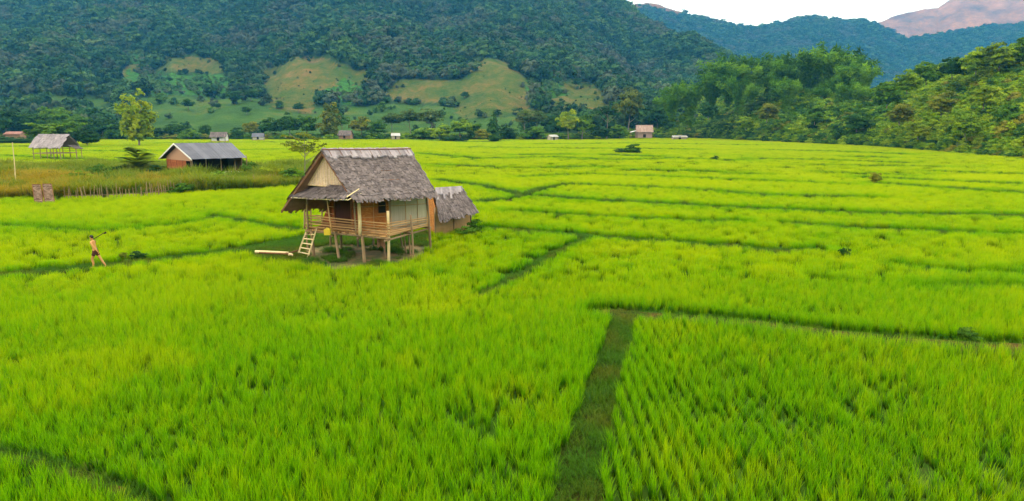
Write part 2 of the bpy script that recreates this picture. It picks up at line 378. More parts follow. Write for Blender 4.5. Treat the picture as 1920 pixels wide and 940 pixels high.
# --- wooded hill at the right
HV = [(1080, 257), (1180, 240), (1260, 212), (1330, 190), (1420, 172), (1560, 165), (1630, 185), (1680, 172), (1760, 140), (1840, 122), (1920, 105), (2100, 88), (2500, 60)]
def hill_fn(U, T):
    ye = field_edge(U)+2; vb = I(U, EDGE); t = np.clip(T/0.75, 0, 1)
    Y = ye+(55+0.25*ye)*t
    vv = (vb-3)+(I(U, HV)-(vb-3))*np.sin(t*math.pi/2)**1.1; Z = vz(vv, Y)+(fbm(U*.3, Y, 25, 41)-.5)*5*t
    back = np.clip((T-.75)/.25, 0, 1); Y = Y+back*90; Z = Z*(1-back*back)-1.5*back
    Z = np.where(T <= 0, -.5, Z); return ux(U, vv, Y), Y, Z
m, n, o = new_mat('hill_ground')
c = ramp(n, noise(n, 0.15, 6, 'World'), [(0.3, (.02, .05, .006)), (0.7, (.06, .10, .012))])
b = N(n, 'ShaderNodeBsdfPrincipled'); b.inputs['Roughness'].default_value = 1; n.links.new(c, b.inputs['Base Color']); n.links.new(b.outputs[0], o.inputs[0]); M['hill'] = m
me, HILLG = land_sheet('hill', np.linspace(1080, 2500, 160), 40, hill_fn, M['hill'])
tag(link('hill', me), 'low wooded hill at the edge of the rice', kind='structure')

# ---------------------------------------------------------------- instancing of uncountable plants
def scatter(name, pos, rot, scl, idx, tone, protos, label, cat, kind='stuff'):
    pos = np.asarray(pos, np.float32); k = len(pos)
    me = bpy.data.meshes.new(name); me.vertices.add(k); me.vertices.foreach_set('co', pos.ravel())
    for nm, arr in (('rot3', rot), ('scl', scl)):
        at = me.attributes.new(nm, 'FLOAT_VECTOR', 'POINT'); at.data.foreach_set('vector', np.asarray(arr, np.float32).ravel())
    at = me.attributes.new('idx', 'INT', 'POINT'); at.data.foreach_set('value', np.asarray(idx, np.int32))
    at = me.attributes.new('tone', 'FLOAT', 'POINT'); at.data.foreach_set('value', np.asarray(tone, np.float32))
    ob = link(name, me); tag(ob, label, cat, kind=kind)
    g = bpy.data.node_groups.new(name, 'GeometryNodeTree')
    g.interface.new_socket('Geometry', in_out='INPUT', socket_type='NodeSocketGeometry')
    g.interface.new_socket('Geometry', in_out='OUTPUT', socket_type='NodeSocketGeometry')
    gi = g.nodes.new('NodeGroupInput'); go = g.nodes.new('NodeGroupOutput')
    iop = g.nodes.new('GeometryNodeInstanceOnPoints'); jn = g.nodes.new('GeometryNodeJoinGeometry')
    for pm in reversed(protos):
        po = bpy.data.objects.new(name+'_source', pm)
        oi = g.nodes.new('GeometryNodeObjectInfo'); oi.inputs['Object'].default_value = po; oi.inputs['As Instance'].default_value = True
        g.links.new(oi.outputs['Geometry'], jn.inputs[0])
    def na(nm, t):
        a = g.nodes.new('GeometryNodeInputNamedAttribute'); a.data_type = t; a.inputs[0].default_value = nm; return a.outputs[0]
    e2r = g.nodes.new('FunctionNodeEulerToRotation'); g.links.new(na('rot3', 'FLOAT_VECTOR'), e2r.inputs[0])
    g.links.new(gi.outputs[0], iop.inputs['Points']); g.links.new(jn.outputs[0], iop.inputs['Instance'])
    iop.inputs['Pick Instance'].default_value = True
    g.links.new(na('idx', 'INT'), iop.inputs['Instance Index']); g.links.new(e2r.outputs[0], iop.inputs['Rotation'])
    g.links.new(na('scl', 'FLOAT_VECTOR'), iop.inputs['Scale']); g.links.new(iop.outputs[0], go.inputs[0])
    md = ob.modifiers.new('scatter', 'NODES'); md.node_group = g
    return ob

def tuft(name, mat, nb, rad, h0, h1, wid, lean=0.25, seed=0, seg=3, curl=0.5):
    r = np.random.default_rng(seed)
    a = r.uniform(0, 2*math.pi, nb); rr = rad*np.sqrt(r.uniform(0, 1, nb)); bx, by = rr*np.cos(a), rr*np.sin(a)
    hh = r.uniform(h0, h1, nb); da = r.uniform(0, 2*math.pi, nb); ln = r.uniform(.1, 1, nb)*lean; cu = r.uniform(.2, 1, nb)*curl
    wa = da+math.pi/2+r.uniform(-.6, .6, nb); cv = r.uniform(0, 1, nb)
    Vs = []; hs = []; cs = []
    prof = {3: [1, .95, .7, .06], 2: [1, .8, .06]}[seg]
    for k in range(seg+1):
        t = k/seg; off = hh*(ln*t+cu*t**3*.6)
        x = bx+np.cos(da)*off; y = by+np.sin(da)*off; z = hh*(t-cu*.28*t**3)
        ww = wid*prof[k]/2
        for sgn in (-1, 1):
            Vs.append(np.stack([x+sgn*np.cos(wa)*ww, y+sgn*np.sin(wa)*ww, z], 1)); hs.append(np.full(nb, t)); cs.append(cv)
    V = np.stack(Vs, 1).reshape(-1, 3); hs = np.stack(hs, 1).ravel(); cs = np.stack(cs, 1).ravel()
    kk = 2*(seg+1); base = np.arange(nb)*kk
    Q = np.concatenate([np.stack([base+2*s, base+2*s+1, base+2*s+3, base+2*s+2], 1) for s in range(seg)])
    return mesh_np(name, V, Q, {'h': hs, 'cv': cs}, True, mat)
def leaves(C, Nn, size, cv, r, aspect=1.0, droop=0.0):
    """one folded leaf-cluster face per centre, facing roughly along Nn"""
    k = len(C); nn = Nn+r.normal(0, .55, (k, 3)); nn /= np.linalg.norm(nn, axis=1)[:, None]+1e-9
    t = np.cross(nn, r.normal(0, 1, (k, 3))); t /= np.linalg.norm(t, axis=1)[:, None]+1e-9; b = np.cross(nn, t)
    s = size*r.uniform(.6, 1.3, (k, 1)); sb = s*aspect
    V = np.stack([C-t*s, C+b*sb*.6-nn*s*.15, C+t*s, C-b*sb*.6-nn*s*.15], 1)
    V[:, :, 2] -= droop*r.uniform(0, 1, (k, 1))
    Q = np.arange(4*k).reshape(-1, 4)
    return V.reshape(-1, 3), Q, np.repeat(cv, 4)
def blob_crown(name, mat, r, nclump, per, R_=(1, 1, 1), csize=.33, lsize=.12, core=True, hollow=.55, flat=0.0):
    """crown of leaf clumps in an ellipsoid of half-axes R_, uneven outline, gaps between clumps"""
    d = r.normal(0, 1, (nclump, 3)); d /= np.linalg.norm(d, axis=1)[:, None]
    rad = r.uniform(hollow, 1.0, nclump)**.7*r.uniform(.8, 1.12, nclump)
    cc = d*rad[:, None]; cc[:, 2] = np.where(cc[:, 2] < -.55, -.55*r.uniform(.5, 1, nclump), cc[:, 2])
    cs = csize*r.uniform(.6, 1.3, nclump); ccv = r.uniform(0, 1, nclump)
    e = r.normal(0, 1, (nclump, per, 3)); e /= np.linalg.norm(e, axis=2)[:, :, None]
    e[:, :, 2] = np.where(e[:, :, 2] < -.3, -e[:, :, 2]*.5, e[:, :, 2])
    pts = cc[:, None, :]+e*cs[:, None, None]*r.uniform(.7, 1.05, (nclump, per, 1))*np.array([1, 1, .7])
    nn = (e+d[:, None, :]*.5+np.array([0, 0, .45])).reshape(-1, 3)
    cv = np.clip(np.repeat(ccv, per)*.75+r.uniform(0, .25, nclump*per), 0, 1)
    Rv = np.array(R_); V, Q, c = leaves(pts.reshape(-1, 3)*Rv, nn, lsize*Rv.mean(), cv, r)
    if core:
        # inner leaves keep the middle opaque
        k = per*nclump//5; e2 = r.normal(0, 1, (k, 3)); e2 /= np.linalg.norm(e2, axis=1)[:, None]
        V2, Q2, c2 = leaves(e2*r.uniform(.2, .62, (k, 1))*Rv*np.array([1, 1, .8]), e2, lsize*1.9*Rv.mean(), r.uniform(0, 1, k), r)
        Q = np.concatenate([Q, Q2+len(V)]); V = np.concatenate([V, V2]); c = np.concatenate([c, c2])
    return mesh_np(name, V, Q, {'cv': c}, False, mat)
# ---------------------------------------------------------------- forest on the mountains
fr = np.random.default_rng(3)
fprot = [blob_crown('forest_crown', M['forest'], np.random.default_rng(50+i), 16, 16, (1, 1, .95), .42, .24, True, .5) for i in range(6)]
trunk_r = np.random.default_rng(5)
def sheet_sample(Gd, k, vmin, rgen, t0=0.0, t1=.86):
    X, Y, Z, U, T = Gd; rows, cols = X.shape
    i = rgen.uniform(0, cols-1.001, k); j = rgen.uniform(t0*(rows-1), t1*(rows-1)-.001, k)
    i0 = i.astype(int); j0 = j.astype(int); fi = i-i0; fj = j-j0
    def bl(A): return (A[j0, i0]*(1-fi)+A[j0, i0+1]*fi)*(1-fj)+(A[j0+1, i0]*(1-fi)+A[j0+1, i0+1]*fi)*fj
    p = np.stack([bl(X), bl(Y), bl(Z)], 1)
    # area weight
    ax = np.hypot(X[j0, i0+1]-X[j0, i0], Y[j0, i0+1]-Y[j0, i0]); ay = np.sqrt((Y[j0+1, i0]-Y[j0, i0])**2+(Z[j0+1, i0]-Z[j0, i0])**2)
    w = ax*ay; keep = rgen.uniform(0, 1, k) < w/np.percentile(w, 97)
    p = p[keep]; u, v = uv_of(p); q = (v > vmin) & (u > -350) & (u < 2350)
    return p[q]
def rot_z(k, r, lean=.0): return np.stack([r.normal(0, lean, k), r.normal(0, lean, k), r.uniform(0, 2*math.pi, k)], 1)
p = sheet_sample(MAIN, 120000, -60, fr, 0.02, .875)
tan, grn, low = zone(p[:, 0], p[:, 1], p[:, 2])
u_, v_ = uv_of(p)
r1 = fr.uniform(0, 1, len(p)); clump = fbm(p[:, 0], p[:, 1], 40, 71)
keep = np.where(tan > .5, r1 < .006+.22*(clump > .52), np.where(grn > .5, r1 < .9, np.where(low > .5, (r1 < .045) | ((clump > .64) & (r1 < .3)), r1 < .74)))
p = p[keep]; tan, grn, low = tan[keep], grn[keep], low[keep]
t2, g2_, l2 = zone(p[:, 0], p[:, 1], p[:, 2]+8)
k = len(p); s = fr.uniform(3.4, 7.6, k)*np.where((t2 > .5) | ((l2 > .5) & (fr.uniform(0, 1, k) < .5)), .45, 1)*np.where(grn > .5, .42, 1)*np.where(low > .5, .48, 1)*np.where(tan > .5, .28, 1)
tall = fr.uniform(0, 1, k) < .12; s = np.where(tall & (grn < .5), s*1.25, s)
pos = p.copy(); pos[:, 2] += s*.75
print('forest crowns', k)
scatter('forest', pos, rot_z(k, fr, .12), np.stack([s, s, s*fr.uniform(.85, 1.25, k)], 1), fr.integers(0, 6, k), np.where(grn > .5, fr.uniform(.2, .75, k), fr.normal(0, .16, k)+(fbm(p[:, 0], p[:, 1], 70, 73)-.5)*.7), fprot,
        'dense blue-green forest covering the steep mountain above the clearings', 'forest')
p = sheet_sample(FARG, 60000, -40, fr, 0.25, .88)
far_keep = (fr.uniform(0, 1, len(p)) > bald(p[:, 0], p[:, 1], p[:, 2])*.93) & (fr.uniform(0, 1, len(p)) < np.where(fbm(p[:, 0], p[:, 1], 160, 72) > .60, .35, .8)); p = p[far_keep]
k = len(p); s = fr.uniform(6.5, 12, k); pos = p.copy(); pos[:, 2] += s*.45; print('far crowns', k)
scatter('forest', pos, rot_z(k, fr, .1), np.stack([s, s, s*.85], 1), fr.integers(0, 6, k), fr.normal(0, .15, k), fprot,
        'hazy blue forest on the far ridge', 'forest')

# ---------------------------------------------------------------- bunds, paths and the yard
def gl(pts): return [G(u, v)[:2] for u, v in pts]
DITCH = [gl([(1172, 592), (1160, 640), (1135, 720), (1110, 800), (1090, 880), (1078, 960), (1068, 1050)]), .47]
BUNDS = [  # (points on the photo, half width m, darkness of growth)
    ([(1130, 592), (1250, 598), (1400, 612), (1560, 632), (1700, 645), (1830, 655), (1960, 660), (2150, 672)], .42, 1),
    ([(895, 562), (935, 546), (985, 515), (1045, 478), (1110, 449)], .17, 1),
    ([(905, 432), (1000, 440), (1110, 449), (1230, 458), (1330, 466), (1450, 476), (1535, 476)], .38, 1),
    ([(-200, 540), (0, 524), (120, 512), (200, 504), (300, 494), (400, 482), (470, 470), (520, 462)], .42, 2),
    ([(-150, 840), (0, 862), (60, 872), (140, 900), (230, 935), (320, 985)], .27, 3),
    ([(1000, 372), (1130, 382), (1250, 388), (1400, 396), (1530, 401), (1600, 405), (1700, 408), (1790, 408), (1930, 411), (2100, 414)], .7, 1),
    ([(1480, 424), (1600, 434), (1750, 440), (1930, 448), (2100, 452)], .5, 0),
    ([(1010, 360), (1060, 350), (1120, 352), (1300, 360), (1440, 372), (1640, 376)], .55, 0),
    ([(960, 402), (1060, 408), (1160, 414), (1300, 420), (1390, 422)], .35, 0),
    ([(1640, 348), (1700, 352), (1800, 360), (1930, 368), (2150, 376)], .8, 1),
    ([(1620, 336), (1720, 342), (1860, 348), (1960, 352)], .7, 0),
    ([(1540, 326), (1640, 330), (1700, 334)], .7, 0), ([(980, 336), (1100, 330), (1300, 338), (1420, 343), (1600, 350)], .5, 0),
    ([(1750, 325), (1850, 328), (1960, 332)], .7, 0), ([(1180, 322), (1290, 324), (1410, 330)], .7, 0),
    ([(900, 300), (1040, 297), (1150, 303), (1260, 299), (1400, 304)], .7, 0), ([(975, 293), (1060, 292)], 1.2, 1), ([(1140, 293), (1230, 296)], 1.6, 1),
    ([(820, 342), (900, 352), (960, 366), (1000, 372)], .45, 0), ([(880, 385), (960, 378), (1010, 360)], .4, 0),
    ([(1400, 300), (1560, 303), (1700, 309)], .9, 0), ([(1590, 296), (1660, 298)], 1.2, 0), ([(1440, 283), (1560, 286), (1700, 292)], .9, 0),
    ([(1530, 312), (1620, 314), (1760, 316)], .8, 0), ([(880, 278), (1050, 280), (1300, 282)], .9, 0), ([(1000, 272), (1200, 270), (1420, 274)], 1.2, 0),
    ([(790, 264), (880, 268), (950, 266)], 2.2, 1), ([(780, 290), (860, 296), (900, 300)], .7, 0), ([(820, 312), (960, 318), (1150, 316)], .7, 0),
    ([(0, 277), (60, 276), (150, 278)], 2.0, 1), ([(150, 285), (330, 286), (520, 282)], .8, 0), ([(0, 294), (120, 300), (260, 306)], .6, 0), ([(300, 270), (520, 268)], 2.0, 0),
    ([(1740, 548), (1850, 545), (1990, 549)], .22, 0), ([(1690, 505), (1800, 520), (1930, 522)], .18, 0), ([(400, 410), (480, 425), (560, 438)], .25, 0),
    ([(0, 430), (180, 440), (330, 428), (420, 412)], .18, 0),
]
BUNDS = [(p_, w_*(.85 if k_ == 3 else 1.6 if w_ < .5 else 1.2), k_) for p_, w_, k_ in BUNDS]
segs = []       # a, b, half width
def add_segs(pts, w):
    for a, b in zip(pts[:-1], pts[1:]): segs.append((np.array(a), np.array(b), w))
add_segs(DITCH[0], DITCH[1])
for pts, w, dk in BUNDS: add_segs(gl(pts), w)
def seg_dist(xy):
    """signed clearance to the nearest bund edge"""
    best = np.full(len(xy), 1e9)
    for a, b, w in segs:
        d = b-a; L2 = d@d; t = np.clip(((xy-a)@d)/L2, 0, 1)
        dd = np.hypot(*(xy-(a+t[:, None]*d)).T)-w; best = np.minimum(best, dd)
    return best
m, n, o = new_mat('bund_soil')
nz = noise(n, 1.6, 6, 'World')
c = ramp(n, nz, [(0.3, (.02, .045, .006)), (0.52, (.045, .06, .012)), (0.7, (.10, .06, .02))])
b = N(n, 'ShaderNodeBsdfPrincipled'); b.inputs['Roughness'].default_value = 1; b.inputs['Specular IOR Level'].default_value = 0; n.links.new(c, b.inputs['Base Color'])
bp = N(n, 'ShaderNodeBump'); bp.inputs['Distance'].default_value = .05; n.links.new(noise(n, 9, 4, 'World'), bp.inputs['Height']); n.links.new(bp.outputs[0], b.inputs['Normal'])
n.links.new(b.outputs[0], o.inputs[0]); M['bund'] = m
def ribbon(pts, hw, z, name, label):
    pts = [np.array(p) for p in pts]; fine = []
    for a, b in zip(pts[:-1], pts[1:]):
        L = np.hypot(*(b-a)); k = max(2, int(min(60, L/.5)))
        fine += [a+(b-a)*i/k for i in range(k)]
    fine.append(pts[-1]); fine = np.array(fine); tg = np.gradient(fine, axis=0); tg /= np.linalg.norm(tg, axis=1)[:, None]; nr = np.stack([-tg[:, 1], tg[:, 0]], 1)
    V = []; prof = [(-1.25, -.05), (-.9, .55), (-.45, .95), (0, 1), (.45, .93), (.9, .5), (1.25, -.05)]
    for i, q in enumerate(fine):
        jw = hw*(1+.25*(smooth_noise(q[0], q[1], 1.3, 90)-.5))
        for s_, h_ in prof:
            pq = q+nr[i]*s_*jw; V.append((pq[0], pq[1], z*h_+(.05*(smooth_noise(pq[0], pq[1], .35, 91)-.5) if h_ > 0 else 0)))
    Q = [(i*7+j, i*7+j+1, (i+1)*7+j+1, (i+1)*7+j) for i in range(len(fine)-1) for j in range(6)]
    tag(link(name, mesh_np(name, V, Q, smooth=True, mat=M['bund'])), label, kind='structure')
ribbon(DITCH[0], DITCH[1], .03, 'path', 'sunken grassy path running away between two rice plots')
for i, (pts, w_, dk) in enumerate(BUNDS): ribbon(gl(pts), w_, .16, 'path', 'grassy earth bund between rice plots')
YARD = [(468, 478), (500, 462), (560, 448), (600, 440), (700, 440), (790, 440), (806, 444), (812, 464), (795, 482), (745, 504), (700, 516), (640, 516), (590, 508), (540, 502), (480, 496)]
yg = np.array([G(u, v)[:2] for u, v in YARD]); yc = yg.mean(0)
m, n, o = new_mat('yard_soil')
c = ramp(n, noise(n, .9, 6, 'World', rough=.65), [(0.30, (.045, .08, .01)), (0.47, (.09, .09, .02)), (0.62, (.24, .15, .06)), (0.8, (.32, .20, .10))])
b = N(n, 'ShaderNodeBsdfPrincipled'); b.inputs['Roughness'].default_value = .95; n.links.new(c, b.inputs['Base Color']); n.links.new(b.outputs[0], o.inputs[0])
V = [(yc[0], yc[1], .06)]; rings = 6; kk = len(yg)*4
per = np.array([yg[i]*(1-t)+yg[(i+1) % len(yg)]*t for i in range(len(yg)) for t in (0, .25, .5, .75)])
for rI in range(1, rings+1):
    f = rI/rings
    for q in per:
        pq = yc+(q-yc)*f; V.append((pq[0], pq[1], (.06+.05*(smooth_noise(pq[0], pq[1], .8, 95)-.5))*(1 if rI < rings else -.3)))
Q = [(0, 1+i, 1+(i+1) % kk, 1+(i+1) % kk) for i in range(kk)]
for rI in range(rings-1):
    for i in range(kk): j = (i+1) % kk; Q.append((1+rI*kk+i, 1+(rI+1)*kk+i, 1+(rI+1)*kk+j, 1+rI*kk+j))
tag(link('yard_ground', mesh_np('yard_ground', V, Q, smooth=True, mat=m)), 'trodden brown earth yard under the stilt hut', kind='structure')
# ---------------------------------------------------------------- rice
WEEDS = [(-600, 330), (0, 322), (150, 318), (330, 316), (480, 312), (600, 306), (600, 330), (560, 352), (470, 360), (330, 366), (200, 374), (110, 377), (60, 376), (0, 379), (-600, 395)]
def near_zone(xy, poly):
    u, v = uv_of(np.column_stack([xy, np.zeros(len(xy))])); return in_poly(u, v, poly)
rr = np.random.default_rng(11)
near_p = [tuft('rice_plant', M['rice'], 28, .075, .36, .62, .0105, .16, 100+i, 3, .40) for i in range(6)]
mid_p = [tuft('rice_patch', M['rice'], 72, .30, .38, .62, .019, .16, 120+i, 3, .38) for i in range(5)]
far_p = [tuft('rice_patch', M['rice'], 110, .95, .38, .62, .050, .2, 140+i, 2, .5) for i in range(5)]
def area_pts(y0, y1, dens, ang=.86):
    A = ang*(y1*y1-y0*y0); k = int(A*dens); y = np.sqrt(rr.uniform(y0*y0, y1*y1, k)); x = rr.uniform(-ang, ang, k)*y
    return np.column_stack([x, y])
def grid_pts(y0, y1, dx, dy, ang, jit):
    """transplanted in rows, turned by ang"""
    Rm = y1*1.45; a = np.arange(-Rm, Rm, dx); b = np.arange(-Rm, Rm, dy); A, B = np.meshgrid(a, b)
    ca, sa = math.cos(ang), math.sin(ang); X = A*ca-B*sa; Y = A*sa+B*ca
    m_ = (Y > y0) & (Y < y1) & (np.abs(X) < .86*Y+1.5); X = X[m_]; Y = Y[m_]
    return np.column_stack([X+rr.normal(0, jit, len(X)), Y+rr.normal(0, jit, len(X))])
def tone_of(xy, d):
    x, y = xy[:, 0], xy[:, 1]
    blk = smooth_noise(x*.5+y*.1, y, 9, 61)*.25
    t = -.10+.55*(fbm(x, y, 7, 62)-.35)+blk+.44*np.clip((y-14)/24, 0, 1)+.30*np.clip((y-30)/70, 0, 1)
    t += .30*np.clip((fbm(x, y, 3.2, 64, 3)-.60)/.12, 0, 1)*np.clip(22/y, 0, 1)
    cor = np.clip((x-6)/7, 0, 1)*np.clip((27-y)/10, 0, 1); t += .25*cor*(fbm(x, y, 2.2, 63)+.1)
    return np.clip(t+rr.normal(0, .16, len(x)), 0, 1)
def height_of(xy):
    x, y = xy[:, 0], xy[:, 1]
    return .80+.42*(fbm(x, y, 4.5, 65, 3)-.5)*np.clip(30/y, .35, 1)+.21-.22*np.clip(30/y, .3, 1)*np.clip((fbm(x, y, 5, 66, 3)-.62)/.08, 0, 1)
tot = []
def corner(xy):                       # plot right of the ditch, planted in clear rows
    u, v = uv_of(np.column_stack([xy, np.zeros(len(xy))]))
    return in_poly(u, v, [(1195, 605), (1400, 622), (1560, 642), (1900, 668), (2600, 700), (2600, 3000), (900, 3000), (1120, 960), (1150, 800)])
a = grid_pts(7.0, 30, .185, .185, .35, .045); a = a[~corner(a)]
b_ = grid_pts(7.0, 27, .30, .17, -.02, .022); b_ = b_[corner(b_)]
for pts, protos, base in ((np.vstack([a, b_]), 0, 1.0), (area_pts(30, 95, 5.2), 1, 1.0), (area_pts(95, 430, .62), 2, 1.0)):
    sd = seg_dist(pts); u, v = uv_of(np.column_stack([pts, np.zeros(len(pts))]))
    lim = {0: -.01, 1: .22, 2: .5}[protos]
    ok = (sd > lim) & ~in_poly(u, v, YARD) & ~in_poly(u, v, WEEDS) & (pts[:, 1] < field_edge(u)+4)
    thin = np.clip((fbm(pts[:, 0], pts[:, 1], 1.1, 68, 3)-.45)/.3, 0, 1)*(.34 if protos == 0 else .04)
    ok &= rr.uniform(0, 1, len(pts)) < np.where(fbm(pts[:, 0], pts[:, 1], 2.6, 67, 3) > (.74 if protos == 0 else .9), .5, .985-thin)
    pts = pts[ok]; tot.append((pts, protos, sd[ok]))
    print('rice', protos, len(pts))
P_ = np.vstack([t[0] for t in tot]); ids = np.concatenate([rr.integers(0, {0: 6, 1: 5, 2: 5}[t[1]], len(t[0]))+{0: 0, 1: 6, 2: 11}[t[1]] for t in tot])
sdall = np.concatenate([t[2] for t in tot])
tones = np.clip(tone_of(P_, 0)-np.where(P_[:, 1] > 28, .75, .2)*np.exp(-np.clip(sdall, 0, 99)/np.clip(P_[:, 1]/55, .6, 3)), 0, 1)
hs = height_of(P_)*(1+rr.uniform(-.22, .15, len(P_))*np.where(P_[:, 1] < 30, 1, .35)); k = len(P_)
wide = rr.uniform(.9, 1.15, k)
wind = np.stack([np.full(k, -.03)+rr.normal(0, .05, k), .05+rr.normal(0, .05, k), rr.uniform(0, 2*math.pi, k)], 1)

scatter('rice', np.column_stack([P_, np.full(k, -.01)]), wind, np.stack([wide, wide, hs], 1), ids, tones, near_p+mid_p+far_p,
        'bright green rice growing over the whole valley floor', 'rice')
# growth on the bunds
bp_ = [tuft('bund_tuft', M['bund_grass'], 40, .22, .07, .22, .012, .5, 160+i, 2, .8) for i in range(4)]
dp_ = [tuft('bund_weed', M['dark_weed'], 60, .5, .5, .95, .05, .4, 170+i, 2, .8) for i in range(4)]
pos = []; sc = []; idx = []; tn = []
def along(pts, hw, dens, fn):
    for a, b in zip(pts[:-1], pts[1:]):
        a = np.array(a); b = np.array(b); L = np.hypot(*(b-a)); k = int(L*2*hw*dens)+1; t = rr.uniform(0, 1, k)
        nr = np.array([-(b-a)[1], (b-a)[0]])/L; q = a+t[:, None]*(b-a)+nr*(rr.uniform(-1.1, 1.1, k)*hw)[:, None]; fn(q)
def short(q):
    for x, y in q: pos.append((x, y, .10 if y > 27 or x < 2 else .02)); s_ = random.uniform(.6, 1.3); sc.append((s_, s_, s_)); idx.append(random.randrange(4)); tn.append(max(0, min(1, smooth_noise(x, y, 1.1, 97)*1.3-.55)))
def weedy(f):
    def g(q):
        for x, y in q:
            if smooth_noise(x, y, 9, 98) < f: continue
            pos.append((x, y, .05)); s_ = random.uniform(.5, .85)*(1.0 if y > 60 else .7); sc.append((s_, s_, s_)); idx.append(4+random.randrange(4)); tn.append(random.uniform(0, .8))
    return g
random.seed(4)
along(DITCH[0], DITCH[1], 55, short)
for pts, w_, dk in BUNDS:
    g_ = gl(pts); ym = min(q[1] for q in g_)
    if ym < 60: along(g_, w_, 32, short)
    if ym > 38: along(g_, w_*.6, 2.0 if ym < 80 else 1.2, weedy([.16, .03, .1, .5][dk]))
yk = rr.uniform(0, 1, (5200, 2)); bb0, bb1 = yg.min(0), yg.max(0); q = bb0+yk*(bb1-bb0); uu, vv = uv_of(np.column_stack([q, np.zeros(len(q))]))
q = q[in_poly(uu, vv, YARD)]; uu, vv = uv_of(np.column_stack([q, np.zeros(len(q))]))
short(q[((uu < 572) | (fbm(q[:, 0], q[:, 1], .9, 99) > .62) | (vv < 462)) ])
k = len(pos)
scatter('grass', pos, rot_z(k, rr, .15), sc, idx, tn, bp_+dp_, 'short grass and weeds along the bunds and round the yard', 'grass')
# the overgrown strip behind the stake fence
wp = [tuft('tall_weed', M['weed'], 30, .30, .9, 1.7, .07, .35, 180+i, 3, .7) for i in range(4)]+[tuft('leafy_weed', M['dark_weed'], 60, .5, .4, 1.1, .09, .6, 190+i, 2, .9) for i in range(3)]
q = np.column_stack([rr.uniform(-95, -18, 60000), rr.uniform(62, 112, 60000)]); q = q[near_zone(q, WEEDS)]; q = q[rr.uniform(0, 1, len(q)) < .62]
k = len(q); print('weeds', k)
uu, vv = uv_of(np.column_stack([q, np.zeros(k)]))
g2 = fbm(q[:, 0], q[:, 1], 6, 101)
idx = np.where(rr.uniform(0, 1, k) < np.clip((g2-.42)*2.6+.42+(345-vv)*.012, .04, .9), rr.integers(4, 7, k), rr.integers(0, 4, k))
s = rr.uniform(.6, 1.4, k)*(.5+1.0*fbm(q[:, 0], q[:, 1], 5, 102))
tn = np.clip(.46-np.clip(uu, -300, 600)/520+(fbm(q[:, 0], q[:, 1], 7, 103)-.5)*2.6-(345-vv)*.012+rr.normal(0, .25, k), 0, 1)
scatter('weeds', np.column_stack([q, np.zeros(k)]), rot_z(k, rr, .1), np.stack([s, s, s], 1), idx, tn, wp, 'tall rusty and green weeds overgrowing the strip behind the stake fence', 'weeds')
# ---------------------------------------------------------------- wall and roof materials
def weave_mat(name, a, b_, scale=9.0, bump=.35):
    m, n, o = new_mat(name)
    tc = N(n, 'ShaderNodeTexCoord'); br = N(n, 'ShaderNodeTexBrick')
    mp = N(n, 'ShaderNodeMapping'); mp.inputs['Rotation'].default_value = (R(90), 0, 0)
    n.links.new(tc.outputs['Object'], mp.inputs[0])
    sx = N(n, 'ShaderNodeSeparateXYZ'); n.links.new(tc.outputs['Object'], sx.inputs[0]); cx = N(n, 'ShaderNodeCombineXYZ')
    n.links.new(math_(n, 'ADD', sx.outputs[0], sx.outputs[1]), cx.inputs[0]); n.links.new(sx.outputs[2], cx.inputs[1]); n.links.new(cx.outputs[0], br.inputs['Vector'])
    br.inputs['Scale'].default_value = scale; br.inputs['Mortar Size'].default_value = .03; br.inputs['Brick Width'].default_value = .9; br.inputs['Row Height'].default_value = .3
    br.inputs['Color1'].default_value = (*a, 1); br.inputs['Color2'].default_value = (*b_, 1); br.inputs['Mortar'].default_value = (*[x*.35 for x in a], 1)
    st = ramp(n, noise(n, 1.3, 6, 'Object', (1, 1, .6), .7), [(.3, (.62, .58, .55)), (.6, (1, 1, 1)), (.8, (1.2, 1.15, 1.05))])
    c = mixrgb(n, 1.0, br.outputs['Color'], st, 'MULTIPLY')
    p = N(n, 'ShaderNodeBsdfPrincipled'); p.inputs['Roughness'].default_value = .8; p.inputs['Specular IOR Level'].default_value = .2; n.links.new(c, p.inputs['Base Color'])
    bp = N(n, 'ShaderNodeBump'); bp.inputs['Strength'].default_value = bump; bp.inputs['Distance'].default_value = .02; n.links.new(br.outputs['Fac'], bp.inputs['Height']); bp.invert = True
    n.links.new(bp.outputs[0], p.inputs['Normal']); n.links.new(p.outputs[0], o.inputs[0]); return m
M['weave_pale'] = weave_mat('woven_pale', (.82, .60, .43), (.94, .74, .56), 7)
M['weave_orange'] = weave_mat('woven_orange', (.56, .19, .04), (.72, .30, .075), 6)
M['weave_red'] = weave_mat('woven_red', (.36, .10, .035), (.50, .16, .05), 5)
M['plank_grey'] = wood_mat('split_bamboo_grey', (.30, .25, .17), (.56, .49, .36), 5, (2.5, 2.5, .12), .8, .4, .5)
M['plank_brown'] = wood_mat('plank_brown', (.20, .10, .06), (.42, .24, .15), 4, (2, 2, .15), .8, .4, .6)
M['tin'] = wood_mat('tin_roof', (.07, .073, .10), (.145, .15, .195), .8, (1, 1, 1), .75, .1, .35)
M['tin_pale'] = wood_mat('tin_pale', (.34, .33, .33), (.50, .49, .48), .8, (1, 1, 1), .75, .1, .35)
M['tin_rust'] = wood_mat('tin_red', (.19, .08, .065), (.30, .13, .11), 1.2, (1, 1, 1), .6, .1)
M['white_board'] = wood_mat('white_board', (.55, .52, .48), (.78, .76, .72), 2, (1, 1, 1), .6, .1)
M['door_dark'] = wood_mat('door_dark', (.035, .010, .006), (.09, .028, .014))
M['dark'] = wood_mat('dark_interior', (.010, .008, .007), (.03, .022, .018))
